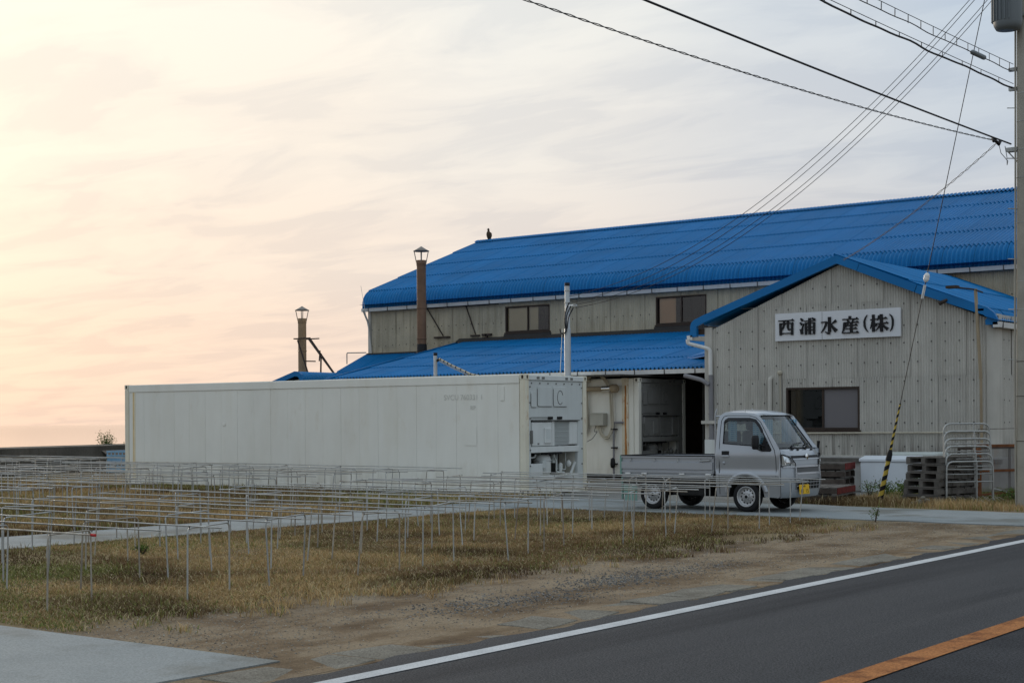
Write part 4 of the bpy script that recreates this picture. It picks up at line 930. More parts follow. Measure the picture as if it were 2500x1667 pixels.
# pipes, cables and boxes fixed between the containers
el = thing('cable_run', 'cream conduits, junction box and lagged pipe fixed on the rear container side', 'conduit', (0, 0, 0))
MB().tube([(-24.583, 33.651, 2.447), (-22.670, 33.651, 2.464), (-22.612, 33.651, 2.464)], .062, 10).build('lagged_pipe', 'tan_p', el)
MB().tube([(-22.728, 33.651, 2.464), (-22.450, 33.651, 2.470)], .066, 10).build('foil_wrap', 'shiny', el)
MB().lathe([(.07, -22.46), (.116, -22.41), (.12, -22.29), (.08, -22.24), (.001, -22.24)], 14, 'X', (0, 33.65, 2.463)).build('pipe_flange', 'tan_p', el)
b = MB()
for dx in (0, .06): b.tube(arc_path([(-23.354+dx, 33.744, 2.736), (-23.331+dx, 33.744, 1.322), (-23.714, 33.721, 1.113)], .16), .028, 8)
for dx in (0, .07): b.tube(arc_path([(-23.424+dx, 33.744, 2.470), (-23.250+dx, 33.721, 2.829), (-22.844+dx, 33.721, 2.852), (-22.554+dx*.8, 33.744, 2.470), (-22.496+dx*.8, 33.744, 1.391), (-22.635, 33.744, 1.159-dx), (-22.821-dx*.6, 33.744, 1.252), (-22.867-dx*.6, 33.744, 1.484)], .17), .026, 8)
b.build('flexible_conduit', 'cream_p', el)
MB().box(-23.134, -22.705, 33.651, 33.860, 1.484, 1.820).build('junction_box', 'boxg', el, bevel=.012)
MB().box(-23.145, -22.693, 33.634, 33.651, 1.791, 1.826).build('box_hood', 'boxg', el)
MB().box(-23.656, -23.447, 33.628, 33.860, 1.252, 2.064).build('breaker_box', 'boxg', el, bevel=.01); MB().box(-23.574, -23.482, 33.616, 33.628, 1.716, 1.983).build('breaker_window', 'black', el)
b = MB().tube(arc_path([(-22.171, 33.802, 1.565), (-22.450, 33.767, 1.565), (-22.450, 33.767, -0.139)], .05), .03, 8); b.build('drain_pipe', 'dpipe', el)
for z in (1.37, .88, .45): MB().box(-22.51, -22.38, 33.72, 33.86, z, z+.035).build('pipe_clip', 'black', el)
MB().lathe([(.001, .35), (.058, .38), (.07, .46), (.058, .60), (.001, .64)], 12, 'Z', (-22.45, 33.72, 0)).build('plug_socket', 'black', el)
MB().tube(arc_path([(-22.983, 33.721, 1.484), (-23.029, 33.698, 1.310), (-22.913, 33.698, 1.345), (-23.076, 33.686, 1.136), (-23.540, 33.686, 0.927)], .05), .008, 5).build('loose_wire', 'cable', el)
MB().tube(arc_path([(-24.235, 32.932, 2.783), (-23.424, 33.280, 2.829), (-23.076, 33.628, 2.667)], .1), .03, 6).build('roof_conduit', 'cream_p', el)
# corrugated sheet laid over the rear container's roof, reaching back under the lean-to
cn = MB().box(-23.6, -21.66, 32.95, 37.3, 2.785, 2.815)
cn = cn.build('gap_canopy', 'bracket'); tag(cn, 'thin dark flat sheet laid on the rear container roof under the lean-to eave', 'canopy')
MB().cyl((-21.72, 37.2, 0), (-21.72, 37.2, 2.785), .03, 8).build('canopy_post', 'cont_dk', cn)
# masts behind the containers
def mast(label, x, y, h, r0, r1, split):
    t = thing('cable_mast', label, 'mast', (x, y, 0)); MB().lathe([(r0, 0), (r0, split), (r0-.004, split+.01), (r1, split+.02), (r1, h)], 14).build('shaft', 'steel_g', t)
    MB().lathe([(r1+.004, h-.05), (r1+.006, h+.03), (.001, h+.035)], 14).build('cap', 'black', t); return t
m1 = mast('tall grey steel mast with black cap rising between container and lean-to roof', -21.97, 31.0, 5.02, .082, .062, 3.9)
for z in (4.55, 4.85): MB().lathe([(.066, z-.02), (.075, z), (.066, z+.02)], 12).build('clamp', 'galv', m1)
b = MB(); b.tube(arc_path([(.10, -.05, 4.55), (.02, -.11, 4.35), (-.01, -.11, 4.05), (.06, -.12, 3.80), (-.12, -.12, 3.78), (-.16, -.1, 3.90)], .12), .018, 7)
b.tube(arc_path([(.16, -.05, 4.5), (.05, -.13, 4.2), (.06, -.13, 3.85)], .1), .014, 6); b.tube(arc_path([(.22, -.05, 4.42), (.12, -.12, 4.2), (.08, -.13, 3.9)], .1), .014, 6); b.build('cable_loop', 'cable', m1)
MB().box(.06, .32, -.07, -.03, 4.46, 4.50).build('strain_clamp', 'porcelain', m1)
MB().tube([(-.10, -.08, 3.9), (-.17, -.1, 2.6)], .010, 5).tube([(-.13, -.09, 3.4), (-.13, -.09, 3.42)], .03, 6).build('down_lead', 'cont_l', m1)
m2 = mast('short grey post with a drooping cream cable at the container roof', -26.28, 31.0, 3.42, .055, .05, 2.0)
M2O = Vector((-26.28, 31.0, 0)); dc = [q-M2O for q in (Vector((-26.22, 30.98, 3.22)), Vector((-26.1, 30.95, 3.28)), Vector((-25.6, 30.9, 3.08)), Vector((-24.9, 30.8, 2.84)), Vector((-24.2, 30.6, 2.73)), Vector((-22.8, 30.3, 2.70)))]
b = MB(); b.tube(dc, .028, 6); b.tube([p+Vector((0, 0, -.06)) for p in dc[1:]], .012, 5); b.build('drooping_cable', 'cream_p', m2)
b = MB()
for k in range(16):
    t = .3+k*.27; i_ = min(int(t), 4); p = dc[i_].lerp(dc[i_+1], t-i_); b.cyl(p-Vector((.012, 0, .0)), p+Vector((.012, 0, -.0)), .036, 7)
b.build('cable_ties', 'black', m2, kind='stuff')

# ================================================================== DRYING RACKS of bent pipe
HZ = .655
def hoop_mesh(span, skew, lean, seedv):
    random.seed(seedv); b = MB()
    p = [(random.uniform(-.045, .045)+lean, 0, -.06), (0, 0, HZ), (skew, span, HZ+random.uniform(-.01, .01)), (skew-lean+random.uniform(-.03, .03), span+random.uniform(-.02, .02), -.06)]
    b.tube(arc_path(p, .060, 4), .0085, 6); return b.mesh('hoop')
hoops = [hoop_mesh(.78, -.32+.03*k, .03*((k % 3)-1), 40+k) for k in range(6)]
def pipe_mesh(L, seedv):
    random.seed(seedv); n = 7; b = MB(); b.tube([(-L*k/n, random.uniform(-.012, .012), random.uniform(-.006, .006)) for k in range(n+1)], .0074, 6); return b.mesh('rail_pipe')
pipes = [pipe_mesh(6.2+.08*k, 60+k) for k in range(5)]
ties = MB(); ties.tube([(0, 0, -.014), (.012, .004, .014), (-.012, -.004, .018), (0, .003, -.012)], .0035, 4); tie_m = ties.mesh('wire_tie')
random.seed(21)
ORD = ['first', 'second', 'third', 'fourth', 'fifth', 'sixth', 'seventh', 'eighth', 'ninth', 'tenth', 'eleventh', 'twelfth', 'thirteenth', 'fourteenth']
def rack(xr, y0, label, k, nh=5, step=1.47):
    t = thing('drying_rack', label, 'drying rack', (xr, y0, 0), random.uniform(-.012, .012), 'pipe drying racks on the grass')
    for j, yy in enumerate((0.0, .74)):
        obj('rail_pipe', pipes[(k*2+j) % 5], 'galv' if (k+j) % 3 else 'galv_b', t, (random.uniform(-.3, .25), yy+random.uniform(-.05, .05), HZ+.018+random.uniform(-.004, .006)), (0, random.uniform(-.004, .004), random.uniform(-.012, .012)))
    for i in range(nh):
        x = -.50-i*step+random.uniform(-.12, .12); 
        h = obj('hoop', hoops[(k+i*2) % 6], 'galv' if random.random() < .75 else 'galv_b', t, (x, random.uniform(-.03, .02), 0), (random.uniform(-.035, .035), random.uniform(-.05, .05), random.uniform(-.10, .10)))
        for j in range(2): obj('wire_tie', tie_m, 'wire_tie', h, ((0, -.24)[j], (.02, .72)[j], HZ+.006), (0, 0, random.uniform(-1, 1)))
    return t
for k in range(12):
    t = rack(-10.36+random.uniform(-.22, .18), 7.98+1.21*k+random.uniform(-.05, .05), f'pipe drying rack, {ORD[k]} back from the concrete apron in the roadside row', k)
    if k == 0: MB().cyl((.0, -.0, HZ+.02), (-.055, .0, HZ+.02), .0125, 8).build('red_tape', 'red_tape', t)
for k in range(9):
    rack(-18.95+random.uniform(-.35, .3), 12.95+1.22*k+random.uniform(-.06, .06), f'pipe drying rack beyond the path, {ORD[k]} from the left in the middle row', k+1)
for k in range(6):
    rack(-25.4+random.uniform(-.25, .25), 17.4+1.22*k+random.uniform(-.06, .06), f'pipe drying rack, {ORD[k]} from the left in the row beside the far side path', k+2, nh=4)
for k in range(4):
    rack(-33.4+random.uniform(-.2, .2), 22.9+1.25*k+random.uniform(-.06, .06), f'pipe drying rack, {ORD[k]} from the left in the farthest row before the sea wall', k+3, nh=4, step=1.3)
# ================================================================== SMALL PICKUP TRUCK (x forward from the rear axle, its right side towards -y)
trk = thing('pickup_truck', 'small silver flatbed pickup truck with blue curtains parked on the driveway', 'truck', (-14.74, 24.14, .015))
HWP = [(.20, .692), (.30, .703), (.50, .722), (.635, .734), (.668, .736), (.705, .716), (.80, .722), (.93, .733), (.985, .736), (1.02, .733), (1.10, .722), (1.30, .694), (1.50, .660), (1.62, .634), (1.73, .602), (1.9, .55)]
def hw(z):
    for (z0, a0), (z1, a1) in zip(HWP[:-1], HWP[1:]):
        if z <= z1: return a0+(a1-a0)*max(0, z-z0)/(z1-z0)
    return .55
def side_y(x, z, s): return s*(hw(z))
XFE = 2.575    # where the side skin meets the front skin
arch = [(1.905+.345*math.cos(a), .275+.345*math.sin(a)) for a in [R(180-9*k) for k in range(0, 21)]]
arch = [(1.56, .27)]+[p for p in arch if p[1] > .28]+[(2.255, .27)]
outline = [(1.315, .285), (1.33, .26)]+arch+[(XFE-.06, .255), (XFE, .29), (XFE, 1.045), (2.535, 1.12), (2.20, 1.585), (2.13, 1.655), (2.02, 1.70), (1.80, 1.725), (1.55, 1.73), (1.42, 1.72), (1.345, 1.67), (1.315, 1.58), (1.30, .95)]
win = [(1.455, 1.185), (1.455, 1.555), (1.475, 1.598), (1.52, 1.615), (1.95, 1.612), (2.055, 1.585), (2.14, 1.50), (2.265, 1.30), (2.40, 1.075), (2.385, 1.055), (2.22, 1.060), (2.14, 1.085), (2.07, 1.13), (2.0, 1.15)]
for s in (-1, 1):
    sp = panel(outline, [win], lambda x, z, s=s: (x, side_y(x, z, s), z), .035).build('cab_side', 'paint', trk)
    dl = [(1.385, .30), (1.385, 1.40), (1.39, 1.58), (1.43, 1.655), (1.50, 1.672), (1.93, 1.668), (2.06, 1.635), (2.16, 1.555), (2.30, 1.34), (2.46, 1.075), (2.49, .95), (2.49, .62)]
    b = MB(); dl2 = [Vector(dl[k]).lerp(Vector(dl[k+1]), q/4) for k in range(len(dl)-1) for q in range(4)]+[Vector(dl[-1])]
    b.tube([(p.x, side_y(p.x, p.y, s)+s*.0022, p.y) for p in dl2], .0052, 4); b.build('door_gap', 'plastic', sp)
    g = panel(win, [], lambda x, z, s=s: (x, side_y(x, z, s)-s*.006, z)).build('side_window', 'glass', trk)
    b = MB(); b.tube([(x, side_y(x, z, s)+s*.001, z) for x, z in win], .010, 5, closed=True); b.build('window_rubber', 'plastic', trk)
    b = MB(); vz = [(1.44, 1.545), (1.46, 1.60), (1.52, 1.635), (1.95, 1.632), (2.07, 1.603), (2.155, 1.515), (2.22, 1.41)]
    A = [(x, side_y(x, z, s)+s*.006, z) for x, z in vz]; B = [(x-.01, side_y(x, z-.05, s)+s*.028, z-.05) for x, z in vz]; b.strip(A, B); b.build('window_visor', 'plastic', trk)
    q = MB(); q.add([(2.23, side_y(2.23, 1.07, s)+s*.002, 1.065), (2.385, side_y(2.3, 1.06, s)+s*.002, 1.062), (2.255, side_y(2.2, 1.3, s)+s*.002, 1.30), (2.20, side_y(2.2, 1.3, s)+s*.002, 1.16)], [(0, 1, 2, 3)]); q.build('quarter_panel', 'plastic', trk)
    y = s*.735
    mxo = 0 if s < 0 else -.16; myo = 0 if s < 0 else -.075
    mi = MB(Matrix.Translation((mxo, myo, 0))); mi.tube([(2.27, s*.73, 1.14), (2.22, s*.80, 1.17)], .016, 6)
    rows = []
    for z, k in ((1.085, .6), (1.10, .9), (1.17, 1.), (1.27, 1.), (1.315, .9), (1.33, .6)):
        rows.append([(2.16+.055*k*math.cos(a), s*.845+.085*k*math.sin(a), z) for a in [2*math.pi*j/10 for j in range(11)]])
    mi.grid(rows); mi.add(rows[-1][:10], [tuple(range(10))]); mi.build('wing_mirror', 'plastic', trk)
    b = MB(); b.box(1.44, 1.585, y-.003 if s > 0 else y-.008, y+.008 if s > 0 else y+.003, .985, 1.055); h = b.build('door_handle', 'plastic', trk, bevel=.008)
    MB().box(1.44, 1.59, y-.004 if s > 0 else y-.014, y+.014 if s > 0 else y+.004, .945, .985).build('handle_grip', 'paint', h, bevel=.01)
    MB().lathe([(.001, s*.737), (.022, s*.736), (.026, s*.730)], 12, 'Y', (1.475, 0, .845)).build('key_lock', 'paint_d', trk)
    # pale swage stripe and flared arch
    arcp = [(1.905+.43*math.cos(R(a)), .275+.43*math.sin(R(a))) for a in range(172, 8, -8)]
    arci = [(1.905+.355*math.cos(R(a)), .275+.355*math.sin(R(a))) for a in range(172, 8, -8)]
    fl = MB(); fl.grid([[(x, side_y(x, z, s)+s*.001, z) for x, z in arcp], [(1.905+.40*math.cos(R(a)), side_y(0, .5, s)+s*.020, .275+.40*math.sin(R(a))) for a in range(172, 8, -8)], [(x, side_y(x, z, s)+s*.016, z) for x, z in arci], [(x, side_y(x, z, s)-s*.08, z) for x, z in arci]]); fl.build('arch_flare', 'paint', trk)
    cl_ = MB(); cl_.tube([(XFE+.004, s*.731, .29), (XFE+.004, s*.731, 1.04)], .005, 4); cl_.build('panel_gap', 'plastic', trk)
    # wheel well
    ww = MB(); ww.grid([[(1.905+.34*math.cos(R(a)), s*.70, .275+.34*math.sin(R(a))) for a in range(184, -5, -8)], [(1.905+.34*math.cos(R(a)), s*.42, .275+.34*math.sin(R(a))) for a in range(184, -5, -8)]]); ww.build('wheel_well', 'chassis', trk)
# front skin
fz = [(.255, 2.655), (.30, 2.70), (.38, 2.722), (.50, 2.735), (.64, 2.735), (.70, 2.728), (.80, 2.715), (.90, 2.698), (.98, 2.675), (1.04, 2.640), (1.085, 2.590)]
def fxp(z):
    for (z0, x0), (z1, x1) in zip(fz[:-1], fz[1:]):
        if z <= z1: return x0+(x1-x0)*(z-z0)/(z1-z0)
    return fz[-1][1]
def fdrop(y): return .045*(abs(y)/.73)**2+.115*max(0, (abs(y)-.45)/.28)**2.2
def front(y, z, o=0.): return (max(XFE, fxp(z)-fdrop(y))+o if abs(y) > .72 else fxp(z)-fdrop(y)+o, y*(hw(z)/.730), z)
FY = [-.73, -.715, -.69, -.65, -.60, -.54, -.47, -.38, -.26, -.13, 0, .13, .26, .38, .47, .54, .60, .65, .69, .715, .73]
MB().grid([[front(y, z) for y in FY] for z in [a for a, _ in fz]]).build('front_panel', 'paint_d', trk)
def fpatch(y0, y1, z0, z1, o, ny=8, nz_=4): return MB().grid([[front(y0+(y1-y0)*j/ny, z0+(z1-z0)*i/nz_, o) for j in range(ny+1)] for i in range(nz_+1)])
fpatch(-.50, .50, .93, .975, .004).build('bonnet_gap', 'plastic', trk)
fpatch(-.715, .715, .975, 1.085, .012).build('bonnet_edge', 'paint', trk)
gr = fpatch(-.47, .47, .82, .93, .006).build('grille_panel', 'paint_d', trk)
fpatch(-.49, .49, .905, .925, .022).build('grille_bar', 'paint', gr); fpatch(-.70, .70, .775, .805, .022).build('bumper_lip', 'paint', trk)
fpatch(-.42, .42, .655, .685, .022).build('bumper_lip', 'paint', trk)
fpatch(-.44, .44, .69, .775, .006).build('upper_intake', 'dash', trk)
for s in (-1, 1):
    fpatch(s*.455-.018, s*.455+.018, .55, .80, .026, 2).build('bumper_rib', 'paint', trk)
    fpatch(s*.56-.012, s*.56+.012, .30, .58, .020, 2).build('bumper_edge', 'paint', trk)
ig = fpatch(-.44, .44, .40, .575, .006).build('lower_intake', 'black', trk)
for k in range(8): fpatch(-.44+k*.1257-.006, -.44+k*.1257+.006, .40, .575, .016, 1).build('intake_bar', 'paint', ig)
for z in (.455, .515): fpatch(-.44, .44, z-.006, z+.006, .017).build('intake_bar', 'paint', ig)
fpatch(-.45, .45, .57, .592, .018).build('intake_bar', 'paint', ig)
MB().lathe([(.001, 2.722), (.05, 2.718), (.058, 2.708), (.05, 2.70)], 16, 'X', (0, 0, .955)).build('round_emblem', 'chrome', trk)
for s in (-1, 1):
    ys, ye = s*.728, s*.44
    hl = [(s*.728, .80), (s*.728, 1.005), (s*.66, .995), (s*.58, .965), (s*.50, .915), (s*.445, .85), (s*.44, .80)]
    panel([(a, b) for a, b in hl], [], lambda a, b: front(a, b, .004), .05).build('headlamp_bowl', 'chrome', trk)
    hp = panel([(a, b) for a, b in hl], [], lambda a, b: front(a, b, .022), .05).build('headlight', 'lamp_gl', trk)
    b = MB(); b.tube([front(a, c, .018) for a, c in hl], .010, 5, closed=True); b.build('headlight_rim', 'plastic', hp)
    rf = MB(); p = front(s*.60, .89, -.0); rf.lathe([(.055, p[0]+.006), (.045, p[0]-.02), (.001, p[0]-.03)], 14, 'X', (0, p[1], p[2])); rf.build('reflector', 'chrome', hp)
    MB().add([front(s*.715, .815, .012), front(s*.655, .815, .012), front(s*.655, .985, .012), front(s*.715, .99, .012)], [(0, 1, 2, 3)]).build('indicator', 'cream_p', hp)
    MB().add([front(s*.56, .808, .014), front(s*.46, .808, .014), front(s*.47, .845, .014), front(s*.56, .85, .014)], [(0, 1, 2, 3)]).build('side_lamp', 'porcelain', hp)
# windscreen, pillars, cowl, roof
def wsx(t): return 2.595-.415*t
def wshw(t): return .655-.085*t
def ws(u, t, o=0.): # u -1..1, t 0..1
    z = 1.10+.565*t; return (wsx(t)-.115*abs(u)**2.2+o, u*wshw(t), z+o*.6)
US = [-1, -.85, -.65, -.4, -.15, .15, .4, .65, .85, 1]; TS = [0, .2, .4, .6, .8, 1]
MB().grid([[ws(u, t) for u in US] for t in TS]).build('windscreen', 'glass', trk)
b = MB(); b.tube([ws(u, 0, .004) for u in US]+[ws(1, t, .004) for t in TS[1:]]+[ws(u, 1, .004) for u in US[::-1][1:]]+[ws(-1, t, .004) for t in TS[::-1][1:-1]], .011, 5, closed=True); b.build('windscreen_rubber', 'plastic', trk)
for s in (-1, 1):
    eA = [ws(s, t) for t in TS]; eB = []
    for t in TS:
        z = 1.10+.565*t; x = 2.54-.405*t if t > .05 else 2.55; eB.append((x, s*hw(z), z))
    MB().strip(eA, eB).build('pillar', 'paint', trk)
cw = MB(); top = [ws(u, 0) for u in US]; bot = [front(u*.72, 1.085) for u in US]; cw.strip(bot, top); cw.build('cowl', 'dash', trk)
for s, yy in ((-1, -.35), (1, .12)):
    MB().tube([ws(yy/.655, .0, .03), ws((yy+.12)/.655, .10, .03), ws((yy+.42)/.655, .13, .025)], .010, 5).box(wsx(0)-.02, wsx(0)+.03, yy-.03, yy+.03, 1.075, 1.115).build('wiper', 'plastic', trk)
for yy in (-.18, .34): MB().box(2.61, 2.635, yy-.025, yy+.025, 1.06, 1.085).build('washer_jet', 'plastic', trk)
st = [(1.318, 1.60), (1.345, 1.67), (1.42, 1.72), (1.55, 1.73), (1.80, 1.725), (2.02, 1.70)]
rows = []
for x, z in st:
    e = hw(z); rows.append([(x, y_*e, z+.045*(1-abs(y_)**2.6)) for y_ in (-1, -.94, -.8, -.55, -.25, 0, .25, .55, .8, .94, 1)])
rows.append([(2.13-.0*abs(y_), y_*hw(1.655), 1.672+.032*(1-abs(y_)**2.6)) if abs(y_) < 1 else (2.13, y_*hw(1.655), 1.655) for y_ in (-1, -.94, -.8, -.55, -.25, 0, .25, .55, .8, .94, 1)])
rows.append([ws(y_, 1) if abs(y_) < 1 else (2.15, y_*hw(1.64), 1.64) for y_ in (-1, -.94, -.8, -.55, -.25, 0, .25, .55, .8, .94, 1)])
MB().grid(rows).build('cab_roof', 'paint', trk)
bk = panel([(-.70, .60), (.70, .60), (.72, 1.1), (.635, 1.60), (-.635, 1.60), (-.72, 1.1)], [[(-.50, 1.20), (.50, 1.20), (.48, 1.52), (-.48, 1.52)]], lambda y, z: (1.312, y, z)).build('cab_back', 'paint', trk)
MB().add([(1.305, -.5, 1.2), (1.305, .5, 1.2), (1.305, .48, 1.52), (1.305, -.48, 1.52)], [(0, 1, 2, 3)]).build('rear_window', 'glass', trk)
gd = MB()
for yy in (-.66, .66): gd.tube(arc_path([(1.27, yy, .70), (1.27, yy, 1.70), (1.30, yy*.97, 1.79)], .04), .014, 6)
gd.tube([(1.27, -.66, 1.40), (1.27, .66, 1.40)], .012, 6); gd.tube([(1.27, -.66, 1.66), (1.27, .66, 1.66)], .014, 6); gd.build('guard_frame', 'paint', trk)
MB().cyl((1.78, -.50, 1.74), (1.775, -.50, 1.815), .007, 5).build('aerial', 'galv', trk)
# interior
it = MB(); it.box(1.34, 2.50, -.66, .66, .52, .60); it.build('cab_floor', 'chassis', trk)
for yy in (-.34, .34):
    sb = MB().box(1.42, 1.90, yy-.24, yy+.24, .60, .86).build('seat', 'seat', trk, bevel=.05); MB().box(1.36, 1.50, yy-.23, yy+.23, .86, 1.40).build('seat_back', 'seat', sb, bevel=.05)
    MB().box(1.38, 1.47, yy-.12, yy+.12, 1.41, 1.56).build('headrest', 'seat', sb, bevel=.04)
MB().box(2.20, 2.50, -.64, .64, .80, 1.07).build('dashboard', 'dash', trk, bevel=.05)
MB().add([(2.28, -.56, 1.083), (2.47, -.56, 1.087), (2.46, -.20, 1.095), (2.27, -.22, 1.088)], [(0, 1, 2, 3)]).build('papers', 'paper', trk)
MB().tube([(2.10+.06*math.sin(a)*1, -.34+.18*math.cos(a), 1.05+.17*math.sin(a)) for a in [2*math.pi*k/18 for k in range(18)]], .014, 6, closed=True).build('steering_wheel', 'plastic', trk)
def curtain(x0, x1, y, z0, z1, rot=0):
    n = 14; rows = []
    for z in (z0, (z0+z1)/2, z1): rows.append([(x0+(x1-x0)*k/n, y+.018*math.sin(k*1.7), z) for k in range(n+1)])
    return MB().grid(rows).build('curtain', 'curtain', trk)
for yy in (-.60, .60):
    curtain(1.98, 2.22, yy, 1.16, 1.60); curtain(1.50, 1.68, yy, 1.22, 1.60)
o = curtain(0, .34, 0, 1.16, 1.60); o.location = (2.05, -.52, 0); o.rotation_euler = (0, 0, R(75))
o = curtain(0, .20, 0, 1.20, 1.60); o.location = (2.05, .34, 0); o.rotation_euler = (0, 0, R(62))
# bed
BX0, BX1 = -.66, 1.245
fl = MB().box(BX0, BX1, -.70, .70, .60, .655).build('bed_floor', 'paint_d', trk)
pr = [(.690, .655), (.722, .655), (.722, .685), (.706, .692), (.706, .712), (.728, .722), (.728, .845), (.706, .856), (.706, .915), (.730, .920), (.730, .950), (.690, .950)]
for s in (-1, 1):
    gt = MB().prism([(a*s, b) for a, b in pr], lambda a, b, t: (t, a, b), BX0, BX1).build('side_gate', 'paint', trk)
    MB().box(BX0-.004, BX1+.004, s*.71-.026, s*.71+.026, .951, .968).build('gate_rubber', 'black', gt)
    for x in (-.46, .05, .54, 1.0): MB().tube(arc_path([(x, s*.708, .905), (x, s*.735, .895), (x+.01, s*.735, .862), (x-.01, s*.735, .852)], .012), .007, 5).build('rope_hook', 'galv', gt)
    for x in (-.52, -.17, .62, 1.16): MB().box(x-.055, x+.055, s*.722-.012, s*.722+.014, .622, .650).build('gate_hinge', 'porcelain', gt, bevel=.006)
    MB().tube([(1.02, s*.735, .875), (1.20, s*.735, .885)], .012, 6).build('gate_latch', 'galv', gt)
    MB().box(BX0, BX1, s*.69-.03, s*.69+.012, .56, .62).build('sill_rail', 'paint', trk)
MB().box(BX0-.03, BX0, -.70, .70, .655, .95).build('tailgate', 'paint', trk, bevel=.006); MB().box(BX0-.032, BX0+.002, -.73, -.69, .60, .965).build('tail_post', 'mint', trk); MB().box(BX0-.035, BX0+.005, -.70, .70, .951, .968).build('tailgate_rubber', 'black', trk)
MB().box(BX1, BX1+.02, -.70, .70, .655, .95).build('headboard', 'paint', trk); MB().box(BX1-.01, BX1+.03, -.70, .70, .951, .968).build('headboard_rubber', 'black', trk)
ch = MB()
for yy in (-.36, .36): ch.box(-.64, 2.5, yy-.04, yy+.04, .42, .55)
for x in (-.55, .4, 1.2): ch.box(x, x+.07, -.62, .62, .48, .59)
ch.box(-.62, -.40, -.70, -.60, .30, .56); ch.build('chassis_frame', 'chassis', trk)
MB().box(.36, 1.30, -.05, .62, .22, .58).box(-.30, .36, -.30, .30, .24, .58).build('underbody', 'chassis', trk); MB().box(.52, 1.05, -.66, -.30, .25, .56).build('fuel_tank', 'chassis', trk, bevel=.03); MB().box(.36, .50, -.60, -.35, .28, .50).build('battery_box', 'plastic', trk)
MB().tube(arc_path([(1.28, -.66, .60), (1.16, -.70, .60), (1.12, -.70, .50), (1.28, -.68, .48)], .03), .02, 6).build('side_guard', 'plastic', trk)
for s in (-1, 1):
    fd = MB(); fd.grid([[(.34*math.cos(R(a)), s*.70, .27+.34*math.sin(R(a))) for a in range(160, 15, -8)], [(.34*math.cos(R(a)), s*.44, .27+.34*math.sin(R(a))) for a in range(160, 15, -8)]]); fd.build('rear_fender', 'chassis', trk)
    MB().tube([(-.36, s*.715, .60), (-.33, s*.715, .42)], .012, 5).tube([(.22, s*.715, .60), (.30, s*.715, .40)], .012, 5).build('fender_stay', 'galv', trk)
MB().box(-.62, -.33, -.72, -.71, .14, .44).build('mud_flap', 'mint', trk); MB().box(-.665, -.645, -.72, -.45, .16, .58).build('mud_flap', 'mint', trk)
MB().box(-.69, -.655, -.68, -.40, .50, .60).build('tail_lamp', 'red_tape', trk)
def wheel(x, y, s, z=.265):
    o = MB().lathe([(.175, -.072), (.20, -.078), (.235, -.076), (.256, -.064), (.265, -.045), (.265, .045), (.256, .064), (.235, .076), (.20, .078), (.175, .072)], 32, 'Y').build('wheel', 'tyre', trk)
    o.location = (x, y, z)
    f = s
    MB().lathe([(.180, f*.070), (.176, f*.078), (.165, f*.076), (.158, f*.050), (.148, f*.030), (.135, f*.026)], 28, 'Y').build('rim', 'wheel', o)
    holes = [[(.118*math.cos(2*math.pi*k/12)+.015*math.cos(a), .118*math.sin(2*math.pi*k/12)+.015*math.sin(a)) for a in [2*math.pi*j/8 for j in range(8)]] for k in range(12)]
    panel([(.137*math.cos(2*math.pi*k/36), .137*math.sin(2*math.pi*k/36)) for k in range(36)], holes, lambda a, b: (a, f*(.026+(.020 if math.hypot(a, b) < .095 else .0)), b), .03).build('wheel_disc', 'wheel', o)
    MB().lathe([(.137, f*.005), (.001, f*.005)], 20, 'Y').build('brake_drum', 'chassis', o)
    MB().lathe([(.050, f*.044), (.046, f*.066), (.038, f*.070), (.001, f*.068)], 16, 'Y').build('hub', 'wheel', o); MB().lathe([(.030, f*.070), (.026, f*.078), (.001, f*.079)], 12, 'Y').build('hub_cap', 'black', o)
    for k in range(4):
        a = R(45+90*k); MB().lathe([(.012, f*.046), (.011, f*.062), (.001, f*.063)], 6, 'Y', (.070*math.cos(a), 0, .070*math.sin(a))).build('wheel_nut', 'galv', o)
for x in (0, 1.905):
    wheel(x, -.645, -1); wheel(x, .645, 1)
MB().cyl((0, -.6, .265), (0, .6, .265), .045, 8).cyl((1.905, -.6, .265), (1.905, .6, .265), .04, 8).build('axles', 'chassis', trk)
# number plate
npl = MB().box(-.003, .004, -.165, .165, -.0825, .0825).build('number_plate', 'plate', trk, bevel=.003); px_ = front(-.17, .43, .03); npl.location = (px_[0], -.20, .395); npl.rotation_euler = (0, R(-4), R(-4))
for s_, sz, yy, zz_ in (('480', .048, .0, .036), ('63', .098, -.078, -.062), ('15', .098, .088, -.062)):
    obj('plate_lettering', text_mesh(s_, sz, .0005, 'plate_lettering'), 'letter', npl, (.0052, yy, zz_), (R(90), 0, R(90)))

# ================================================================== PALLETS, CHEST, FRAMES, CAGE by the office
def pallet(label, loc, rz, w, d, h, m_deck, m_block, group, face=None):
    t = thing('pallet', label, 'pallet', loc, rz, group)
    n = 6; bw = w/n
    me = MB().box(0, bw-.03, 0, d, h-.024, h).mesh('deck_board')
    for k in range(n): obj('deck_board', me, m_deck, t, (k*bw+.015+random.uniform(-.004, .004), random.uniform(-.008, .008), random.uniform(-.002, .002)))
    for k in range(3):
        o = MB().box(0, w, 0, .09, .022, h-.0245).build('stringer', m_block, t); o.location = (0, (d-.09)*k/2, 0)
        if face and k == face[0]: MB().box(.0, w, -.006 if k == 0 else .09, -.001 if k == 0 else .096, .024, h-.026).build('painted_edge', face[1], o)
    for k in range(3):
        o = MB().box(0, .10, 0, d, 0, .021).build('bottom_board', m_deck, t); o.location = ((w-.10)*k/2, 0, 0)
    return t
GP = 'grey pallets stacked beside the barriers'
lev = ['lowest', 'second from the ground', 'third from the ground', 'fourth from the ground', 'fifth from the ground', 'topmost']
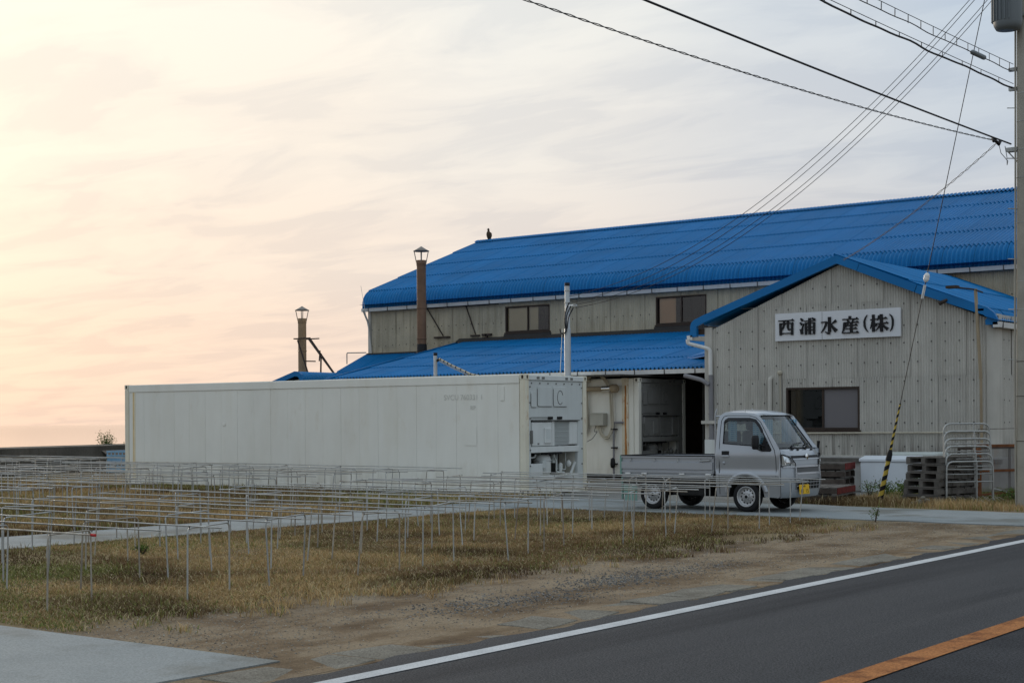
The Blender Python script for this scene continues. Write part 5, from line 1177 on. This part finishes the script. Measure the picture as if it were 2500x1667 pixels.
# right-hand stack: x axis runs back from the front corner along its long face
for k in range(6):
    t = pallet(f'grey wooden pallet, {lev[k]} in the stack behind the pipe frames', (-11.02+.01*k+random.uniform(-.02, .02), 27.46+random.uniform(-.02, .02)+.012*k, .02+.146*k), R(73)+random.uniform(-.02, .02), 1.2, .80, .140, 'wood_g', 'wood_g', GP)
    for y_, nm in ((-.012, 'block_face'),):
        for xx in (.0, .42, .84): MB().box(xx, xx+.34, -.012, -.001, .03, .112).build('block', 'wood_g', t)
GQ = 'pallets stacked behind the truck front'
lev4 = ['lowest', 'second from the ground', 'third from the ground', 'topmost, red ended']
for k in range(4):
    pallet(f'dark pallet, {lev4[k]}, in the stack between truck and white chest', (-15.48+random.uniform(-.02, .02), 30.1+random.uniform(-.02, .02), .02+.165*k), R(14), 1.25, 1.1, .155, 'wood_g', 'wood_d', GQ, (0, 'wood_d'))
pr2 = pallet('low dark pallet on the ground under the red edged one, before the truck bumper', (-13.62, 26.55, .02), R(12), .95, 1.5, .15, 'wood_g', 'wood_d', GQ)
pr3 = pallet('red edged pallet lying on top of the low pallet before the truck bumper', (-13.66, 26.60, .172), R(12), .95, 1.5, .14, 'wood_g', 'wood_d', GQ)
MB().box(.951, .962, .0, 1.5, .006, .128).build('red_edge', 'red_w', pr3)
for k in range(12): MB().box(.9625, .968, .03+k*.125, .075+k*.125, .0, .022).build('edge_notch', 'wood_d', pr3)
for c in bpy.data.objects:
    if c.get('label') == 'dark pallet, topmost, red ended, in the stack between truck and white chest': MB().box(1.251, 1.262, 0, 1.1, .01, .15).build('red_edge', 'red_w', c); break
# white chest
chs = thing('white_chest', 'white plastic storage chest with hinged lid standing on the weeds by the wall', 'chest', (-14.22, 31.10, .02), R(15))
MB().box(0, 1.22, 0, .72, .0, .66).build('body', 'chest', chs, bevel=.02)
lid = MB().add([(-.03, -.03, .66), (1.25, -.03, .66), (1.25, .75, .66), (-.03, .75, .66), (-.03, -.03, .735), (1.25, -.03, .735), (1.25, .75, .785), (-.03, .75, .785)], [(0, 3, 2, 1), (4, 5, 6, 7), (0, 1, 5, 4), (1, 2, 6, 5), (2, 3, 7, 6), (3, 0, 4, 7)]).build('lid', 'chest', chs, bevel=.018)
MB().tube([(1.0, -.035, .70), (1.04, -.05, .66), (1.0, -.045, .63), (1.05, -.05, .60)], .009, 5).build('latch', 'galv', chs)
fl_ = thing('foam_lid', 'pale foam box lid lying on the ledge by the wall', 'lid', (-14.45, 33.05, .735), R(6))
MB().add([(0, 0, 0), (1.15, 0, 0), (1.35, .30, 0), (-.05, .30, 0), (.0, .0, .09), (1.15, .0, .10), (1.33, .3, .13), (-.05, .3, .12)], [(0, 3, 2, 1), (4, 5, 6, 7), (0, 1, 5, 4), (1, 2, 6, 5), (2, 3, 7, 6), (3, 0, 4, 7)]).build('lid_slab', 'foam', fl_, bevel=.025)
MB().box(.1, 1.1, .05, .25, -.03, .0).build('rim', 'foam', fl_)
# nested pipe frames
ordf = ['nearest', 'second', 'third', 'fourth', 'fifth', 'farthest and highest']
for k in range(6):
    t = thing('pipe_frame', f'bent steel pipe frame, {ordf[k]} of six stacked in front of the pallets' if k in (0, 5) else f'bent steel pipe frame, {ordf[k]} from the front of six stacked together', 'pipe frame', (-10.90-.03*k, 27.62+.05*k, .0+.142*k), R(58)+random.uniform(-.02, .02), 'stacked bent pipe frames')
    MB().tube(arc_path([(0, 0, -.02), (0, 0, .80), (1.04, 0, .80), (1.04, 0, -.02)], .16, 7), .0165, 8).build('hoop', 'galv', t)
    MB().tube([(0, .0, .42), (1.04, 0, .42)], .012, 6).build('cross_bar', 'galv', t)
    MB().tube([(0, .0, .64 if k else .66), (1.04, 0, .64)], .009, 6).build('cross_bar', 'galv', t)
    MB().tube([(.66, -.02, .02), (.66, -.02, .80)], .014, 6).build('upright', 'galv', t)
# rusty mesh cage
cg = thing('mesh_cage', 'rusty steel frame cage with expanded metal mesh beside the utility pole', 'cage', (-10.98, 29.50, 0), R(64))
b = MB(); Wc, Hc, Dc = 1.35, 1.04, .55
for x in (0, Wc): b.box(x-.04, x+.04, -.03, .03, 0, Hc)
b.box(-.028, Wc+.028, -.029, .029, Hc, Hc+.055); b.box(.028, Wc-.028, -.026, .026, .55, .60); b.bar((.028, 0, .10), (Wc, 0, .16), .04, .04)
b.build('frame', 'rust', cg)
b = MB()
for x in (0, Wc): b.box(x-.02, x+.02, Dc-.02, Dc+.02, 0, Hc)
for x in (0, Wc): b.box(x-.02, x+.02, .03, Dc-.02, Hc-.05, Hc-.01)
b.box(.02, Wc-.02, Dc-.02, Dc+.02, Hc-.05, Hc-.01); b.bar((.08, .1, Hc), (.22, .5, .1), .03, .03); b.build('rear_frame', 'rust_d', cg)
b = MB(); sp_ = .034; z = .13
k = 0
while k*sp_ < Wc+Hc*1.6:
    for sg in (1, -1):
        # diagonal strands clipped to the panel
        def clip(a0):
            P = []
            for tt in np.linspace(0, Hc*1.6, 2): pass
        x0 = k*sp_-(Hc-.16)*1.7 if sg > 0 else k*sp_
        xa, za, xb, zb = (x0, .16, x0+(Hc-.16)*1.7, Hc) if sg > 0 else (x0, .16, x0-(Hc-.16)*1.7, Hc)
        pts = []
        for (xx, zz_) in ((xa, za), (xb, zb)): pts.append([xx, zz_])
        dx = xb-xa; dz = zb-za; t0, t1 = 0., 1.
        for lo, hi, p0, dp_ in ((.03, Wc-.03, xa, dx),):
            ta = (lo-p0)/dp_; tb = (hi-p0)/dp_
            t0 = max(t0, min(ta, tb)); t1 = min(t1, max(ta, tb))
        if t1-t0 > .01: b.bar((xa+dx*t0, 0, za+dz*t0), (xa+dx*t1, 0, za+dz*t1), .008, .007)
    k += 1.5
b.build('expanded_mesh', 'mesh', cg, kind='stuff')
MB().tube(arc_path([(-.02, -.01, 1.05), (-.02, -.01, 1.40), (1.4, .0, 1.41)], .01, 2), .006, 5).build('wire_rod', 'rust_d', cg)
MB().tube([(.35, -.05, .22), (.95, -.35, .03)], .012, 6).build('loose_pipe', 'galv', cg)

rb_ = thing('rubble', 'small broken pale lump of concrete lying on the grass before the pipe frames', 'rubble', (-11.18, 27.02, .0), R(20))
for k, (a, b, c, s_) in enumerate(((0, 0, .06, .09), (.13, .05, .09, .07), (-.12, -.03, .04, .06), (.06, -.06, .15, .05))):
    MB().lathe([(.001, -s_*.7), (s_*.8, -s_*.5), (s_, .0), (s_*.6, s_*.6), (.001, s_*.7)], 6, 'Z', (a, b, c)).build('chunk', 'slab', rb_)
random.seed(5); b = MB()
for k in range(26):
    a = random.uniform(-.5, .5); x0, y0 = -10.75+random.uniform(-.25, .45), 28.1+random.uniform(-.5, .6); l = random.uniform(.25, .5)
    b.tube([(x0, y0, .03), (x0+l*.5*math.cos(a), y0-l*.5*math.sin(a+.6), .10+random.uniform(0, .06)), (x0+l*math.cos(a), y0-l*math.sin(a+.6), .02)], [.006, .005, .002], 4)
o = b.build('straw_litter', 'cream_p', kind='stuff'); o['label'] = 'dry fallen stalks lying by the foot of the cage'
# ================================================================== UTILITY POLE, GUY WIRE, OVERHEAD LINES
PX, PY = -9.26, 27.20
pole = thing('utility_pole', 'tall tapered concrete utility pole with transformer at the right edge', 'utility pole', (PX, PY, 0))
MB().lathe([(.175, -.2), (.172, 0), (.130, 6), (.105, 11.5), (.001, 11.52)], 24).build('shaft', 'polec', pole)
for z in (1.2, 2.0, 2.62, 3.55, 4.05, 5.1, 5.9, 6.4, 6.9, 7.4): MB().lathe([(.176-.0070*z, z-.006), (.181-.0070*z, z), (.176-.0070*z, z+.006)], 24).build('steel_band', 'rust_d' if z < 3 else 'galv', pole)
for k in range(12):
    z = 2.2+k*.45; a = R(200 if k % 2 else 20); MB().cyl((.13*math.cos(a), .13*math.sin(a), z), (.29*math.cos(a), .29*math.sin(a), z+.01), .009, 6).build('step_bolt', 'galv', pole)
MB().tube([(-.155, -.10, 0), (-.16, -.10, 2.6), (-.135, -.09, 5.5), (-.12, -.08, 8.8)], .018, 6).build('earth_conduit', 'polec', pole)
MB().box(-.30, -.10, -.10, .05, 6.38, 6.45).build('cable_bracket', 'galv', pole); MB().bar((-.30, 0, 6.40), (-.13, 0, 6.20), .02, .02).build('bracket_stay', 'galv', pole)
for z in (7.5, 7.85): MB().box(-.26, -.10, -.06, .02, z-.03, z+.03).build('cable_bracket', 'galv', pole)
tr = MB().lathe([(.001, 8.50), (.20, 8.50), (.235, 8.56), (.25, 8.62), (.25, 9.35), (.24, 9.42), (.001, 9.46)], 24, 'Z', (-.17, -.33, 0)).build('transformer', 'transf', pole)
for k in range(10):
    a = R(150+k*16); f_ = MB().box(-.004, .03, -.008, .008, 8.64, 9.30).build('cooling_fin', 'transf', tr); f_.location = (-.17+.25*math.cos(a), -.33+.25*math.sin(a), 0); f_.rotation_euler = (0, 0, a)
MB().box(-.12, .12, -.16, .16, 8.75, 8.82).build('transformer_bracket', 'galv', pole); MB().box(-1.0, 1.0, -.05, .05, 10.6, 10.7).build('crossarm', 'galv', pole)
# guy wire with striped guard
gw_ = thing('guy_wire', 'steel guy wire with black and yellow striped guard anchored in the grass', 'guy wire', (-12.14, 27.39, 0))
top = Vector((PX+12.14, PY-27.39, 12.3)); gd_ = top.normalized()
MB().tube([(0, 0, 0), top*.98], .008, 5).build('wire', 'cable', gw_)
L1 = .90; L2 = 1.93
MB().tube([gd_*.0, gd_*L1], [.050, .040], 12).build('guard', 'stripe_y', gw_); MB().tube([gd_*L1, gd_*L2], [.026, .016], 10).build('guard', 'stripe_y', gw_)
def spiral(a, b, ra, rb, turns, m, nm):
    n = int(turns*20); e1 = gd_.cross(Vector((0, 1, 0))).normalized(); e2 = gd_.cross(e1); A, B = [], []
    pitch_ = (b-a)/turns
    for k in range(n+1):
        t = k/n; an = 2*math.pi*turns*t; r_ = ra+(rb-ra)*t+.0025
        q = gd_*(a+(b-a)*t)+(e1*math.cos(an)+e2*math.sin(an))*r_; A.append(q); B.append(q+gd_*pitch_*.48)
    B = [gd_*min(p.dot(gd_), b+.02)+(p-gd_*p.dot(gd_)) for p in B]
    MB().strip(A, B).build(nm, m, gw_)
spiral(.0, L1, .050, .040, 4.5, 'black', 'black_stripe'); spiral(L1, L2, .026, .016, 7, 'black', 'black_stripe')
MB().tube([gd_*(L1-.06), gd_*(L1+.08), gd_*(L1+.16)], [.056, .052, .028], 12).build('guard_collar', 'black', gw_)
ti = 4.36; p = gd_*ti
gp_ = MB().lathe([(.01, -.09), (.035, -.075), (.058, -.025), (.052, -.01), (.052, .01), (.058, .025), (.035, .075), (.01, .09)], 14).build('strain_insulator', 'porcelain', gw_); gp_.location = p; gp_.rotation_euler = gd_.to_track_quat('Z', 'Y').to_euler()
gp_ = MB().box(-.045, .045, -.006, .006, -.40, -.14).build('marker_tag', 'porcelain', gw_); gp_.location = p; gp_.rotation_euler = gd_.to_track_quat('Z', 'Y').to_euler()

def line(label, pts, r, m='cable', name='overhead_cable', n=6):
    o = MB().tube(pts, r, n).build(name, m); return tag(o, label, 'cable')
XW = -9.45
line('heavy black overhead cable ending at the lowest bracket of the utility pole', catenary((XW, -12, 6.95), (XW, 27.05, 6.50), .22, 40), .016)
# twisted thin pair
pts = catenary((XW+.02, -12, 7.1), (XW+.02, 26.35, 6.45), .80, 420)
A = [p+Vector((.009*math.cos(i*1.1), 0, .009*math.sin(i*1.1))) for i, p in enumerate(pts)]; B = [p-Vector((.009*math.cos(i*1.1), 0, .009*math.sin(i*1.1))) for i, p in enumerate(pts)]
o = MB().tube(A, .0055, 4).tube(B, .0055, 4).build('overhead_cable', 'cable'); tag(o, 'thin twisted pair wire, lowest line across the sky to the pole', 'cable')
def messenger(label, y0, z0, z1, sag, r, ring_step, ring_r, hang, wob):
    t = thing('messenger_cable', label, 'cable', (XW, 0, 0))
    P = catenary((0, -12, z0), (0, PY, z1), sag, 60); MB().tube(P, .006, 5).build('messenger_wire', 'cable', t)
    n = 160; Q = []
    for i in range(n+1):
        t_ = i/n; k = min(int(t_*60), 59); p = P[k].lerp(P[k+1], t_*60-k); Q.append(p+Vector((.01*math.sin(i*.9), 0, -hang+wob*math.sin(i*.55)+wob*.5*math.sin(i*1.3))))
    MB().tube(Q, r, 6).build('hung_cable', 'cable', t)
    y = 17.
    b = None
    ring = MB().tube([(0, .03*math.cos(a), ring_r*math.sin(a)) for a in [2*math.pi*j/12 for j in range(12)]], .0055, 4, closed=True).mesh('hanger_ring')
    while y < PY-.15:
        t_ = (y+12)/(PY+12); k = min(int(t_*60), 59); p = P[k].lerp(P[k+1], t_*60-k); obj('hanger_ring', ring, 'cable', t, (p.x, p.y, p.z-hang*.55), (R(-20), 0, R(20))); y += ring_step
    return t
messenger('thick bundled cable under its messenger wire, second from the top at the pole', -12, 7.95, 7.60, .27, .017, .86, .048, .075, .011)
m4 = messenger('topmost cable hung in open wire rings with a splice case near the pole', -12, 8.3, 7.95, .30, .009, .50, .075, .13, .008)
MB().tube([(0, 25.15, 7.79), (0, 25.2, 7.79), (0, 25.75, 7.80), (0, 25.8, 7.80)], [.012, .042, .042, .012], 10).build('splice_case', 'transf', m4)
for k in range(4):
    dx, dz = (k-1.5)*.16, (0, .10, .02, .12)[k]
    P = catenary((PX-.12+dx*.9, PY-.1+dx*.5, 9.72+dz), (-21.85+.06*k, 30.92, 4.62-.07*k+.08*(k == 0)), 1.10+.05*k, 40)
    line(f'thin black service wire sagging from pole top to the grey mast, {ORD[k]} of four', P, .0065, n=5)
P = catenary((XW, 26.35, 6.42), (-15.6, 33.25, 5.35), .12, 60)
A = [p+Vector((0, .018*math.cos(i*1.3), .018*math.sin(i*1.3))) for i, p in enumerate(P)]; B = [p-Vector((0, .018*math.cos(i*1.3), .018*math.sin(i*1.3))) for i, p in enumerate(P)]
o = MB().tube(A, .006, 4).tube(B, .006, 4).build('drop_cable', 'cable'); tag(o, 'twisted drop wire running from the pole down to the office roof', 'cable')
b = MB(); random.seed(3)
b.tube([(XW, 26.2, 6.43), (XW-.05, 26.28, 6.50), (XW+.02, 26.4, 6.40), (XW, 26.5, 6.46)], .03, 6)
b.tube([(XW, 26.45, 6.40), (XW-.02, 26.6, 6.28), (XW+.05, 26.75, 6.15), (XW, 26.85, 6.10), (XW-.02, 26.9, 6.25), (XW, 26.75, 6.42)], .006, 5)
o = b.build('cable_knot', 'cable'); tag(o, 'tangled wire knot and loose loop hanging just left of the pole', 'cable')

# ================================================================== BIRD on the ridge
bird = thing('bird', 'brown bird of prey perched on the left end of the blue ridge', 'bird', (-37.45, 47.5, 8.87))
rings = [(-.10, -.02, .012, .02), (-.02, -.015, .035, .03), (.02, .0, .060, .055), (.08, .02, .082, .078), (.15, .03, .088, .085), (.22, .03, .078, .076), (.27, .025, .055, .055), (.30, .025, .040, .042), (.325, .03, .042, .046), (.355, .035, .042, .048), (.385, .035, .032, .036), (.40, .033, .012, .014)]
rows = []
for z, oy, rx, ry in rings: rows.append([(rx*math.cos(a)+.0, -oy+ry*math.sin(a), z) for a in [2*math.pi*k/16 for k in range(17)]])
MB().grid(rows).add(rows[-1][:16], [tuple(range(16))]).build('body', 'feather', bird)
MB().tube([(0, -.075, .355), (0, -.105, .350), (0, -.115, .330)], [.014, .010, .002], 7).build('beak', 'beak', bird)
for s in (-1, 1):
    rr = []
    for z, w_, o_ in ((.24, .02, .07), (.20, .05, .088), (.12, .06, .092), (.04, .045, .078), (-.04, .02, .05), (-.10, .004, .03)): rr.append([(s*(o_), .02-w_, z), (s*(o_+.012), .02, z), (s*o_, .02+w_, z)])
    MB().grid(rr).build('wing', 'feather', bird); MB().tube([(s*.035, .0, .03), (s*.035, -.01, -.04)], .012, 6).tube([(s*.035, .02, -.035), (s*.035, -.06, -.045)], .008, 5).build('leg', 'beak', bird)
    MB().lathe([(.008, 0), (.001, .006)], 8, 'X', (s*.040, -.055, .362)).build('eye', 'black', bird)

# ================================================================== BLUE CRATES
def crate(label, loc, rz, w, d, h):
    t = thing('plastic_crate', label, 'crate', loc, rz, 'blue crates by the sea wall')
    b = MB(); b.box(0, w, 0, d, 0, .04); b.build('base', 'blue_crate', t)
    MB().box(0, w, -.02, .02, h-.06, h).box(0, w, d-.02, d+.02, h-.06, h).box(-.02, .02, .02, d-.02, h-.06, h).box(w-.02, w+.02, .02, d-.02, h-.06, h).build('rim', 'blue_crate', t)
    MB().box(0, w, -.018, .018, h*.50, h*.62).box(w-.018, w+.018, .02, d-.02, h*.50, h*.62).build('band', 'blue_crate', t)
    MB().box(.01, w-.01, .004, .010, .04, h*.5).box(w-.010, w-.004, .02, d-.02, .04, h*.5).build('side_panel', 'blue_crate', t)
    me = MB().box(-.014, .014, -.012, .012, .04, h-.06).mesh('slat')
    for k in range(9): obj('slat', me, 'blue_crate', t, (.03+(w-.06)*k/8, 0, 0)); obj('slat', me, 'blue_crate', t, (w, .04+(d-.08)*k/8, 0))
    return t
crate('large pale blue plastic crate, lower of the two by the sea wall', (-41.35, 31.9, 0), R(22), 1.15, 1.1, .36)
crate('large pale blue plastic crate, upper of the two by the sea wall', (-41.33, 31.92, .365), R(22), 1.15, 1.1, .36)
crate('pale blue plastic crate half hidden by the white container end', (-40.15, 32.3, 0), R(20), 1.15, 1.1, .42)

# ================================================================== VEGETATION AND LOOSE STUFF
def vnoise(x, y, s, seed):
    g = np.random.default_rng(seed).random((64, 64)); x = x*s % 64; y = y*s % 64
    i = np.floor(x).astype(int) % 64; j = np.floor(y).astype(int) % 64; fx = x-np.floor(x); fy = y-np.floor(y); fx = fx*fx*(3-2*fx); fy = fy*fy*(3-2*fy)
    i1 = (i+1) % 64; j1 = (j+1) % 64
    return (g[i, j]*(1-fx)+g[i1, j]*fx)*(1-fy)+(g[i, j1]*(1-fx)+g[i1, j1]*fx)*fy
def np_mesh(name, V, F, tint, m, kind='stuff', smooth=False):
    me = bpy.data.meshes.new(name); me.from_pydata(V.reshape(-1, 3), [], F.tolist() if isinstance(F, np.ndarray) else F)
    a = me.attributes.new('tint', 'FLOAT_COLOR', 'POINT'); a.data.foreach_set('color', tint.astype(np.float32).ravel()); me.materials.append(MT[m])
    o = bpy.data.objects.new(name, me); COL.objects.link(o)
    if kind: o['kind'] = kind
    return o
PAL = np.array([[.39, .270, .130], [.27, .19, .09], [.20, .135, .068], [.185, .115, .056], [.21, .205, .060], [.125, .155, .042], [.50, .41, .24]])
def blades(x, y, hmin, hmax, width, green, lean=.9, clump=None):
    n = len(x); h = RNG.uniform(hmin, hmax, n)*(.55+.9*vnoise(x, y, .9, 5)); a = RNG.uniform(0, 2*np.pi, n); l = RNG.uniform(.15, lean, n)*h
    w = RNG.uniform(.6, 1.3, n)*width; b = a+np.pi/2+RNG.uniform(-.6, .6, n)
    V = np.zeros((n, 5, 3)); cx, cy = np.cos(b)*w/2, np.sin(b)*w/2
    V[:, 0] = np.stack([x-cx, y-cy, np.full(n, -.005)], 1); V[:, 1] = np.stack([x+cx, y+cy, np.full(n, -.005)], 1)
    mx, my = x+np.cos(a)*l*.35, y+np.sin(a)*l*.35
    V[:, 2] = np.stack([mx+cx*.8, my+cy*.8, h*.6], 1); V[:, 3] = np.stack([mx-cx*.8, my-cy*.8, h*.6], 1)
    V[:, 4] = np.stack([x+np.cos(a)*l, y+np.sin(a)*l, h], 1)
    base = (np.arange(n)*5)[:, None]; quads = (base+np.array([0, 1, 2, 3])).tolist(); tris = (base+np.array([3, 2, 4])).tolist()
    p = vnoise(x, y, .38, 9)*.60+vnoise(x, y, 1.5, 12)*.40
    straw = np.clip((p-.36)/.24, 0, 1)[:, None]
    c = (PAL[3]*(1-straw)+PAL[0]*1.12*straw)*(1-.55*np.clip((vnoise(x, y, .7, 14)-.58)/.2, 0, 1))[:, None]*RNG.uniform(.6, 1.35, (n, 1))
    gsel = RNG.random(n) < green(x, y); c[gsel] = PAL[RNG.integers(4, 6, gsel.sum())]*RNG.uniform(.7, 1.5, (gsel.sum(), 1))
    pale = RNG.random(n) < .10; c[pale] = PAL[6]*RNG.uniform(.8, 1.15, (pale.sum(), 1))
    T = np.ones((n, 5, 4)); T[:, :, :3] = c[:, None, :]; return V.reshape(-1, 3), quads+tris, T.reshape(-1, 4)
def scatter(x0, x1, y0, y1, n, keep):
    x = RNG.uniform(x0, x1, n); y = RNG.uniform(y0, y1, n); k = RNG.random(n) < keep(x, y); return x[k], y[k]
def edge_x(y): return -9.62+.25*np.sin(y*1.3)+.22*np.sin(y*2.9+1)-.10*np.maximum(0, y-15)
def keepA(x, y): return np.clip((edge_x(y)-x)/.5, 0, 1)*np.clip((x+17.05)/.12, 0, 1)*np.clip((22.65-y)/.12, 0, 1)*np.clip((y-7.22)/.15, 0, 1)*np.clip(.06+1.25*(vnoise(x, y, .8, 31)*.6+vnoise(x, y, 2.6, 32)*.4)**1.6, 0, 1)*np.clip(16/np.hypot(x, y), .35, 1.)
def greenA(x, y): return .10+np.clip(2.2*(vnoise(x, y, .5, 77)-.48), 0, .65)*np.clip((14-y)/5+.35, .25, 1)+.75*np.clip(1-(y-7.2)/2.2, 0, 1)*np.clip(vnoise(x, y, 1.2, 78)+.1, 0, 1)
x, y = scatter(-17.1, -9.0, 7.2, 22.7, 800000, keepA)
V, F, T = blades(x, y, .010, .038, .0080, greenA, 2.6); np_mesh('dry_grass', V, F, T, 'grass'); bpy.data.objects['dry_grass']['label'] = 'short dry straw grass under the roadside racks'
# tussocks
cx, cy = scatter(-17.0, -9.7, 7.3, 22.6, 1500, lambda a, b: keepA(a, b)); rep = 26
ex, ey2 = scatter(-9.9, -8.9, 7.6, 21.5, 420, lambda a, b: np.clip((-8.95-a)/.9, 0, 1)**1.5*(.2+vnoise(a, b, 1.3, 71))); cx = np.concatenate([cx, ex]); cy = np.concatenate([cy, ey2])
x = np.repeat(cx, rep)+RNG.normal(0, .055, len(cx)*rep); y = np.repeat(cy, rep)+RNG.normal(0, .055, len(cx)*rep)
V, F, T = blades(x, y, .03, .095, .007, greenA, 1.6); np_mesh('grass_tussocks', V, F, T, 'grass')
def keepB(x, y): return np.clip((-18.95-x)/.12, 0, 1)*(.35+.8*vnoise(x, y, .7, 41))*np.where((y > 25.1) & (x < -19.6), np.where(y > 25.85+.04*(x+19.5), 0, .8), 1)*np.where((x > -33.3) & (x < -31.5), 0, 1)*np.where((x > -24) & (y > 24.2+(-18.95-x)*.06), .25, 1)
x, y = scatter(-38, -18.95, 12.4, 27, 300000, keepB)
kk = (y > 12.8-(x+19)*.66-.8); x, y = x[kk], y[kk]
V, F, T = blades(x, y, .05, .14, .011, lambda a, b: np.clip(1.6*(vnoise(a, b, .4, 88)-.35), .05, .6)); np_mesh('far_grass', V, F, T, 'grass')
def keepC(x, y): return np.where((y > 26.05+(-8.7-x)*.05) & (x > -13.4), 1, 0)*(.25+.9*vnoise(x, y, 1.1, 51))
x, y = scatter(-13.4, -7.7, 25.7, 32.2, 52000, keepC)
V, F, T = blades(x, y, .05, .16, .008, lambda a, b: np.clip(1.8*(vnoise(a, b, .9, 61)-.30), 0, .75)); np_mesh('verge_grass', V, F, T, 'grass')
# leafy weeds
def weed(label, loc, h, r, n, seed, cat='plant', name='weed_plant', dark=1.0, cz=None, rz=None):
    rg = np.random.default_rng(seed); t = thing(name, label, cat, loc)
    st_ = MB()
    for k in range(5):
        a = rg.uniform(0, 6.28); st_.tube([(0, 0, -.02), (math.cos(a)*r*.3, math.sin(a)*r*.3, h*.45), (math.cos(a)*r*.6, math.sin(a)*r*.6, h*rg.uniform(.7, .95))], [.012, .008, .003], 5)
    st_.build('stem' if name != 'bush' else 'trunk', 'bark', t)
    u = rg.normal(0, 1, (n, 3)); u /= np.linalg.norm(u, axis=1)[:, None]; rad = rg.random(n)**.45
    lob = .70+.45*np.sin(u[:, 0]*5+seed)*np.cos(u[:, 1]*4)+.25*rg.random(n)
    P = u*rad[:, None]*lob[:, None]*np.array([r, r, rz or h*.5])+np.array([0, 0, cz or h*.55]); P[:, 2] = np.maximum(P[:, 2], .01)
    sz = rg.uniform(.5, 1.2, n)*max(.028, r*.13); d = rg.normal(0, 1, (n, 3)); d[:, 2] -= .3; d /= np.linalg.norm(d, axis=1)[:, None]; e = np.cross(d, rg.normal(0, 1, (n, 3))); e /= np.linalg.norm(e, axis=1)[:, None]
    V = np.stack([P, P+d*sz[:, None]*.5+e*sz[:, None]*.28, P+d*sz[:, None], P+d*sz[:, None]*.5-e*sz[:, None]*.28], 1); F = (np.arange(n)*4)[:, None]+np.arange(4)
    c = np.array([.075, .125, .030])*dark*rg.uniform(.55, 1.6, (n, 1))+rg.uniform(0, .03, (n, 1))*np.array([1, .6, 0]); T = np.ones((n, 4, 4)); T[:, :, :3] = c[:, None]
    o = np_mesh('foliage' if name != 'bush' else 'crown', V.reshape(-1, 3), F, T.reshape(-1, 4), 'leaf', None); o.parent = t
    return t
weed('leafy green bush growing behind the sea wall beside the container end', (-44.75, 34.55, -1.2), 2.4, .40, 1500, 5, 'bush', 'bush', cz=2.13, rz=.46)
weed('dark green bush just behind the container corner at the sea wall', (-44.35, 35.45, -1.2), 2.2, .34, 900, 6, 'bush', 'bush', cz=2.0, rz=.38)
for i, (a, b, h, r, n, lab) in enumerate([(-12.95, 28.75, .40, .22, 420, 'green weed growing from the red edged pallet in front of the dark stack'), (-13.0, 29.6, .34, .34, 520, 'low leafy weed at the foot of the white chest'), (-12.35, 29.2, .36, .40, 620, 'leafy weed between the striped guy wire and the grey pallets'), (-12.6, 30.4, .55, .26, 300, 'tall thin weed in front of the white chest right side'),
                          (-9.9, 28.6, .30, .40, 620, 'low green weed by the foot of the utility pole'), (-10.0, 22.4, .26, .10, 120, 'small upright weed at the edge of the driveway'), (-15.05, 12.15, .13, .15, 320, 'small green weed in the grass before the path among the racks')]):
    weed(lab, (a, b, .03 if b > 26 else 0), h, r, n, 20+i)
# pebbles along the verge of bare earth
def stones(name, x, y, smin, smax, cols):
    n = len(x); s = RNG.uniform(smin, smax, n); base = np.array([[1, 0, 0], [0, 1, 0], [-1, 0, 0], [0, -1, 0], [0, 0, 1], [0, 0, -.3]]); th = RNG.uniform(0, 6.28, n)
    V = base[None]*s[:, None, None]*RNG.uniform(.6, 1.2, (n, 6, 1)); V[:, :, 2] *= .65
    c, q = np.cos(th)[:, None], np.sin(th)[:, None]; X = V[:, :, 0]*c-V[:, :, 1]*q; Y = V[:, :, 0]*q+V[:, :, 1]*c; V[:, :, 0] = X+x[:, None]; V[:, :, 1] = Y+y[:, None]; V[:, :, 2] += .001
    f = np.array([[0, 1, 4], [1, 2, 4], [2, 3, 4], [3, 0, 4]]); F = ((np.arange(n)*6)[:, None, None]+f[None]).reshape(-1, 3)
    cc = np.array(cols)[RNG.integers(0, len(cols), n)]*RNG.uniform(.7, 1.3, (n, 1)); T = np.ones((n, 6, 4)); T[:, :, :3] = cc[:, None]
    return np_mesh(name, V.reshape(-1, 3), F, T.reshape(-1, 4), 'pebble')
def keepG(x, y): return np.exp(-((x+8.45+.10*np.sin(y))/.34)**2)*np.clip((y-9.2)/1.5, 0, 1)*np.clip((15.6-y)/2, 0, 1)*(.3+vnoise(x, y, 1.5, 91))
x, y = scatter(-9.5, -7.6, 9, 16, 15000, keepG); stones('dark_gravel', x, y, .006, .016, [(.10, .098, .094), (.15, .145, .135), (.07, .068, .066), (.20, .19, .175)])
x, y = scatter(-10.2, -7.62, 7.2, 22.6, 26000, lambda a, b: .25+.75*vnoise(a, b, .9, 95)); stones('loose_grit', x, y, .003, .011, [(.26, .22, .17), (.20, .17, .13), (.32, .29, .24), (.12, .11, .10)])
x, y = scatter(-7.66, -7.02, 5, 24, 9000, lambda a, b: np.exp(-((a+7.07)/.05)**2)+.15); stones('kerb_gravel', x, y, .004, .010, [(.12, .12, .12), (.22, .21, .19), (.08, .08, .08)])
